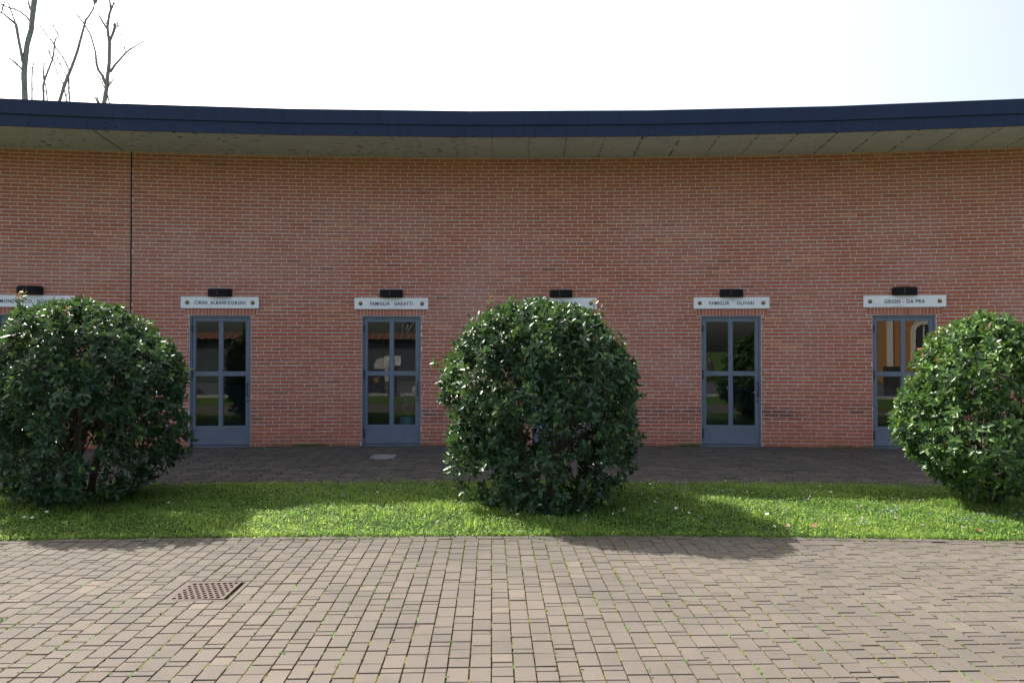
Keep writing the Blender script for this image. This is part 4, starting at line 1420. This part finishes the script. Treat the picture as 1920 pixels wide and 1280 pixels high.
bare_tree('bare_tree', 'slender forked bare tree between the thick trunk and the leaning one', 23.0,
    [(82, 192, 2.0), (81, 160, 2.1), (84.5, 148, 1.9), (90.5, 132, 1.7), (98, 113, 1.6), (101, 98, 1.5), (101.6, 83, 1.4), (104, 74, 1.2), (110.5, 67.5, .9)],
    [[(110.5, 67.5, .8), (105, 59, .7), (101.6, 52, .6), (95, 27, .5), (98, 16, .45), (102, 0, .4)],
     [(82, 150, 1.1), (82, 135, 1.0), (81.6, 122, .5)],
     [(84.6, 157, .9), (87, 170, .8), (89, 192, .8)],
     [(60, 192, 1.1), (60, 142, 1.0), (61.5, 128, .8), (64.5, 107, .3)],
     [(98, 113, .7), (93, 100, .5), (85, 70, .3)]],
    [[(65, 192, .6), (70.5, 156, .5), (74, 110, .25)], [(110, 67, .4), (118, 64, .3), (126, 62, .2)], [(103, 50, .3), (120, 38, .2), (136, 24, .2)]], 2)
bare_tree('bare_tree', 'leaning bare tree trunk slanting right with a knob at its top', 24.5,
    [(110, 196, 3.2), (118.7, 166, 3.0), (126.5, 145, 2.9), (135, 125, 2.6), (145, 97, 2.4), (153, 67, 2.2), (161, 37.5, 2.0), (167, 30, 1.6), (175, 17, 1.3), (177, 8, 1.2), (178, 4, 3.6), (179, -1, 4.2), (180, -5, 1.2)],
    [[(130, 133, 1.0), (119, 109, .9), (106, 91, .8), (102, 84, .8), (91, 70, .8), (76, 51, .8), (70, 44, .4)],
     [(125, 143, .6), (109, 114, .5), (104.7, 94, .35)],
     [(119, 159, .8), (106, 134, .6), (100, 112, .5)],
     [(129, 145, 1.3), (129, 166, 1.1), (131, 194, 1.0)],
     [(121, 170, .9), (126, 194, .8)]],
    [[(131, 154, .4), (150, 150, .3), (172, 147, .2)], [(175, 17, .4), (186, 16.4, .35), (203, 19.5, .35), (231, 21, .3)], [(152, 70, .3), (165, 68, .25), (190, 72, .2)], [(134, 122, .4), (122, 97, .3), (110, 80, .2)]], 3)
bare_tree('bare_tree', 'rightmost bare tree above the roof with a branch reaching right', 23.5,
    [(194, 202, 4.4), (200, 164, 3.5), (201.5, 145, 3.3), (204.7, 119, 3.3), (205.5, 81, 3.1), (203, 66, 2.7), (201.5, 50, 2.4), (204.7, 28, 2.2), (207.8, 19, 2.0), (205.5, 0, 1.5), (205, -40, 1.2), (210, -90, .7)],
    [[(207, 135, 1.9), (215.6, 122, 1.6), (236, 99, 1.2), (244, 93, 1.0), (256, 86, .8), (267, 79, .8), (280, 80, .35)],
     [(236, 99, .7), (233, 90, .6), (225, 53, .6), (222, 50, .5), (217, 53, .5)],
     [(206, 78, 1.7), (212.5, 61, 1.9), (215, 53, 2.0), (215, 45, 2.1)],
     [(201, 55, 1.4), (192, 41, 1.2), (184, 27, .9)],
     [(207, 21, 1.4), (211, 13, 1.3), (213, 7, 1.8)],
     [(198, 158, 2.2), (192, 142, 2.0), (184, 131, 1.8), (181, 119, 1.7), (179, 97, 1.2), (171, 69, 1.2), (161, 50, 1.0), (155, 42, 1.0), (147, 31, 1.0), (136, 19, .7)],
     [(196, 165, .8), (187.5, 148, .7), (175, 128, .6), (147, 100, .4)],
     [(201.5, 178, .9), (206, 198, .8)],
     [(203, 164, 1.0), (206, 157, .9), (209, 154, 1.0)],
     [(186, 198, 2.0), (183, 190, 2.0), (179.7, 184, 2.0)]],
    [[(219, 48, .4), (231, 20, .35), (238, 0, .3), (241, -15, .2)], [(267, 79, .4), (277, 75, .3), (281, 66, .25), (277, 57, .2)], [(247, 93, .35), (254, 95, .35), (254, 89, .3)],
     [(231, 200, .5), (229.7, 172, .5), (228, 155, .45), (217, 142, .35)], [(228, 155, .35), (242, 151, .25)], [(234, 200, .35), (246, 187, .3), (252, 179, .2)], [(212, 150, .3), (216, 147, .2)]], 4)

# ------------------------------------------------------------------ what the door glass mirrors: the burial ground behind the photographer
me = npmesh('lawn', [(-40, -1.5, -.03), (40, -1.5, -.03), (40, 3.08, -.03), (-40, 3.08, -.03)], [[(0, 1, 2, 3)]], [M_TURF])
tag(obj('lawn', me), kind='structure')
M_KERB = simple('kerb_stone', (0.46, 0.45, 0.42), 0.85, .12)
M_GRAVEL = simple('gravel', (0.095, 0.10, 0.105), 0.95, .25, 60)
q = MB(); q.box(-30, 30, -1.72, -1.52, -.05, .06)
tag(obj('kerb', q.mesh('kerb', M_KERB)), kind='structure')
me = npmesh('gravel_path', [(-40, -14, -.02), (40, -14, -.02), (40, -1.73, -.02), (-40, -1.73, -.02)], [[(0, 1, 2, 3)]], [M_GRAVEL])
tag(obj('gravel_path', me), kind='structure')
M_STONE = simple('pale_stone', (0.52, 0.51, 0.47), 0.7, .15)
M_DARKSTONE = simple('dark_granite', (0.06, 0.06, 0.065), 0.35, .3)
M_OCHRE = simple('ochre_render', (0.46, 0.22, 0.07), 0.9, .08)
M_TRIM = simple('white_trim', (0.70, 0.67, 0.60), 0.8, .06)
M_TILE = simple('roof_tile', (0.17, 0.085, 0.05), 0.85, .25, 12)
M_GREYWALL = simple('grey_render', (0.085, 0.10, 0.11), 0.9, .1)
M_SIGNW = simple('sign_white', (0.80, 0.82, 0.82), 0.5, .03)
# field sign on a post, facing the doors
MS = Matrix.Translation((-3.24, -1.40, 0)) @ Matrix.Rotation(PI, 4, 'Z')
root = empty('field_sign', MS, 'white field sign on two dark posts, seen mirrored in the glass of a door', 'sign')
q = MB(); q.box(-.30, .30, -.012, .012, 1.10, 1.45)
obj('panel', q.mesh('panel', M_SIGNW), root, MS)
for sx_ in (-.12, .12):
    q = MB(); q.box(sx_ - .03, sx_ + .03, .014, .06, -.05, 1.43)
    obj('post', q.mesh('post', M_IRONWORK), root, MS)
obj('lettering', text_mesh('CAMPO', M_INK, .30, .07), root, MS @ Matrix.Translation((.02, -.0135, 1.27)) @ Matrix.Rotation(PI/2, 4, 'X'))
obj('lettering', text_mesh('COMUNE 4', M_INK, .36, .055), root, MS @ Matrix.Translation((.02, -.0135, 1.17)) @ Matrix.Rotation(PI/2, 4, 'X'))
# graves
gr2 = random.Random(12)
GN = ['pale headstone topped by a cross', 'pale rounded headstone', 'dark polished headstone with flowers']
gl = 0
ADJ = ['first', 'second', 'third', 'fourth', 'fifth', 'sixth', 'seventh', 'eighth', 'ninth', 'tenth', 'eleventh', 'twelfth', 'thirteenth', 'fourteenth']
for i in range(13):
    x = -11 + i*1.75 + gr2.uniform(-.2, .2); y = -3.4 - (i % 2)*1.5 + gr2.uniform(-.2, .2)
    kind = (0, 1, 2, 0, 2, 1, 0, 0, 2, 1, 0, 1, 2)[i]
    M = Matrix.Translation((x, y, -.02))
    root = empty('grave', M, '%s, %s grave from the left opposite the doors' % (GN[kind], ADJ[i]), 'grave', 'graves opposite the doors')
    mat = (M_STONE, M_STONE, M_DARKSTONE)[kind]
    q = MB(); q.box(-.4, .4, -.1, 1.5, 0, .18); q.box(-.34, .34, 0, 1.42, .18, .24)
    obj('slab', q.mesh('slab', mat), root, M)
    q = MB()
    h = gr2.uniform(.7, 1.1)
    if kind == 1:
        q.prism([(.35*math.cos(a), h - .1 + .35*math.sin(a)) for a in np.linspace(0, PI, 9)] + [(-.35, .18), (.35, .18)], -.30, -.12, M @ Matrix.Rotation(PI/2, 4, 'X') @ Matrix.Translation((0, 0, .4)))
    else:
        q.box(-.36, .36, -.30, -.12, .18, h)
    obj('headstone', q.mesh('headstone', mat), root, M)
    if kind == 0:
        q = MB(); hh_ = gr2.uniform(.5, .9); q.box(-.05, .05, -.25, -.17, h, h + hh_); q.box(-.22, .22, -.245, -.175, h + hh_*.6, h + hh_*.6 + .1)
        obj('cross', q.mesh('cross', M_STONE), root, M)
    else:
        q = MB(); q.lathe([(.05, .24), (.09, .34), (.07, .44)], M @ Matrix.Translation((.15, .9, 0)), 8, mi=0)
        for _ in range(22):
            c0 = Vector((.15 + gr2.gauss(0, .07), .9 + gr2.gauss(0, .07), .52 + gr2.gauss(0, .05)))
            q.lathe([(.01, 0), (.032, .012), (.02, .03)], M @ Matrix.Translation(c0) @ Euler((gr2.random(), gr2.random(), 0)).to_matrix().to_4x4(), 5, mi=gr2.choice((1, 1, 2, 3)))
        obj('flower_vase', q.mesh('flower_vase', [M_DARKSTONE, M_YELLOW, simple('red_flower', (.5, .12, .04), .7), M_WHITE_PETAL]), root)
# low burial building with a tiled roof
root = empty('burial_building', Matrix.Translation((-8, -16, 0)), 'long low grey building with a red tiled roof, mirrored in the left doors', 'building')
q = MB(); q.box(-14, 14, -2, 0, -.05, 2.3, wmat(root))
obj('wall', q.mesh('wall', M_GREYWALL), root)
q = MB()
for i in range(70):
    x = -14 + i*.4
    q.poly([wmat(root) @ Vector(p) for p in ((x, .35, 2.25), (x + .2, .35, 2.31), (x + .4, .35, 2.25), (x, -1, 2.62), (x + .2, -1, 2.68), (x + .4, -1, 2.62), (x, -2.35, 2.25), (x + .2, -2.35, 2.31), (x + .4, -2.35, 2.25))], [(0, 1, 4, 3), (1, 2, 5, 4), (3, 4, 7, 6), (4, 5, 8, 7)])
obj('roof', q.mesh('roof', M_TILE), root)
# ochre chapel
MC = Matrix.Translation((15.2, -12.0, 0)) @ Matrix.Rotation(PI + .12, 4, 'Z')
root = empty('chapel', MC, 'ochre chapel with a white arched window, mirrored in the rightmost door', 'building')
q = MB(); q.box(-3.4, 3.4, 0, 6, -.05, 5.6)
obj('wall', q.mesh('wall', M_OCHRE), root, MC)
q = MB(); q.box(3.2, 3.46, -.06, .2, 0, 5.6); q.box(-3.46, -3.2, -.06, .2, 0, 5.6); q.box(-3.55, 3.55, -.15, .1, 5.4, 5.75)
obj('trim', q.mesh('trim', M_TRIM), root, MC)
q = MB(); q.prism([(-3.7, 5.75), (3.7, 5.75), (0, 7.4)], -6.2, .25, MC @ Matrix.Rotation(PI/2, 4, 'X') @ Matrix.Translation((0, 0, 0)))
obj('roof', q.mesh('roof', M_TILE), root)
for xw in (1.9, 0.0, -1.9):
    q = MB()
    a_ = np.linspace(0, PI, 13)
    outer = [(.55*math.cos(t_), 2.55 + .55*math.sin(t_)) for t_ in a_]; inner = [(.34*math.cos(t_), 2.55 + .34*math.sin(t_)) for t_ in a_]
    for k_ in range(12):
        q.prism([outer[k_], outer[k_+1], inner[k_+1], inner[k_]], -.01, .06, MC @ Matrix.Translation((xw, 0, 0)) @ Matrix.Rotation(PI/2, 4, 'X'))
    q.box(-.55, -.34, -.06, .01, 1.2, 2.55, MC @ Matrix.Translation((xw, 0, 0))); q.box(.34, .55, -.06, .01, 1.2, 2.55, MC @ Matrix.Translation((xw, 0, 0)))
    q.box(-.6, .6, -.08, .01, 1.08, 1.2, MC @ Matrix.Translation((xw, 0, 0)))
    w_ = obj('window', q.mesh('window', M_TRIM), root)
    q = MB(); q.prism(inner + [(-.34, 1.2), (.34, 1.2)], .001, .02, MC @ Matrix.Translation((xw, 0, 0)) @ Matrix.Rotation(PI/2, 4, 'X'))
    obj('pane', q.mesh('pane', M_DARKSTONE), w_)
    q = MB(); q.box(-.03, .03, -.05, -.02, 1.2, 2.85, MC @ Matrix.Translation((xw, 0, 0)))
    obj('mullion', q.mesh('mullion', M_TRIM), w_)
# leafless trees over there
def far_tree(x, y, h, seed, label):
    r = random.Random(seed)
    root = empty('bare_tree', Matrix.Translation((x, y, 0)), label, 'tree', 'bare trees behind the burial ground')
    q = MB()
    def grow(p, d, L, rad, lev):
        pts, rs_ = [p], [rad]
        for i in range(3):
            d = (d + Vector((r.gauss(0, .16), r.gauss(0, .16), r.gauss(.03, .1)))).normalized()
            p = p + d*L/3; pts.append(p); rs_.append(rad*(1 - .13*(i+1)))
        q.tube(pts, rs_, 6 if lev < 2 else 4)
        if lev < 4:
            for _ in range(4 if lev < 2 else 3):
                nd = (d + Vector((r.gauss(0, .65), r.gauss(0, .65), r.gauss(.1, .3)))).normalized()
                grow(pts[r.choice((2, 3, 3))], nd, L*r.uniform(.55, .78), rad*.55, lev + 1)
    grow(Vector((x, y, -.05)), Vector((0, 0, 1)), h*.36, .16, 0)
    obj('trunk', q.mesh('trunk', M_BARK, True), root)
far_tree(-9.5, -19.5, 9, 1, 'tall bare tree behind the low building, mirrored at the far left')
far_tree(-5.0, -20.5, 10, 2, 'spreading bare tree behind the low building, mirrored above its roof')
far_tree(2.5, -20.0, 10, 3, 'tall bare tree right of the low building, mirrored in a right hand door')
far_tree(7.5, -21.0, 9, 5, 'bare tree beside the ochre chapel, mirrored in a right hand door')
# potted plant behind the glass of the third door
MPt = arc_frame(DOOR_S[2] + .25, R + .40, .01)
root = empty('potted_plant', MPt, 'flowering plant in a pale blue pot behind the glass door left of the middle bush', 'potted plant')
q = MB(); q.lathe([(.10, 0), (.14, .20), (.15, .46), (.135, .46), (.12, .40)], MPt, 14)
obj('pot', q.mesh('pot', simple('blue_glaze', (.22, .42, .50), .35, .08)), root)
q = MB()
for i in range(7):
    a = gr2.random()*6.28; h = gr2.uniform(.25, .5)
    e_ = Vector((.16*math.cos(a), .10*math.sin(a), .42 + h))
    q.tube([MPt @ Vector((0, 0, .40)), MPt @ (e_*.6 + Vector((0, 0, .25))), MPt @ e_], [.006, .005, .003], 5)
    for _ in range(5):
        c0 = e_ + Vector((gr2.gauss(0, .03), gr2.gauss(0, .03), gr2.gauss(-.03, .04)))
        q.lathe([(.008, 0), (.028, .008), (.014, .02)], MPt @ Matrix.Translation(c0) @ Euler((gr2.random()*2, gr2.random()*2, 0)).to_matrix().to_4x4(), 5, mi=1)
obj('plant', q.mesh('plant', [M_SBARK, simple('mauve_petal', (.42, .20, .34), .7)]), root)
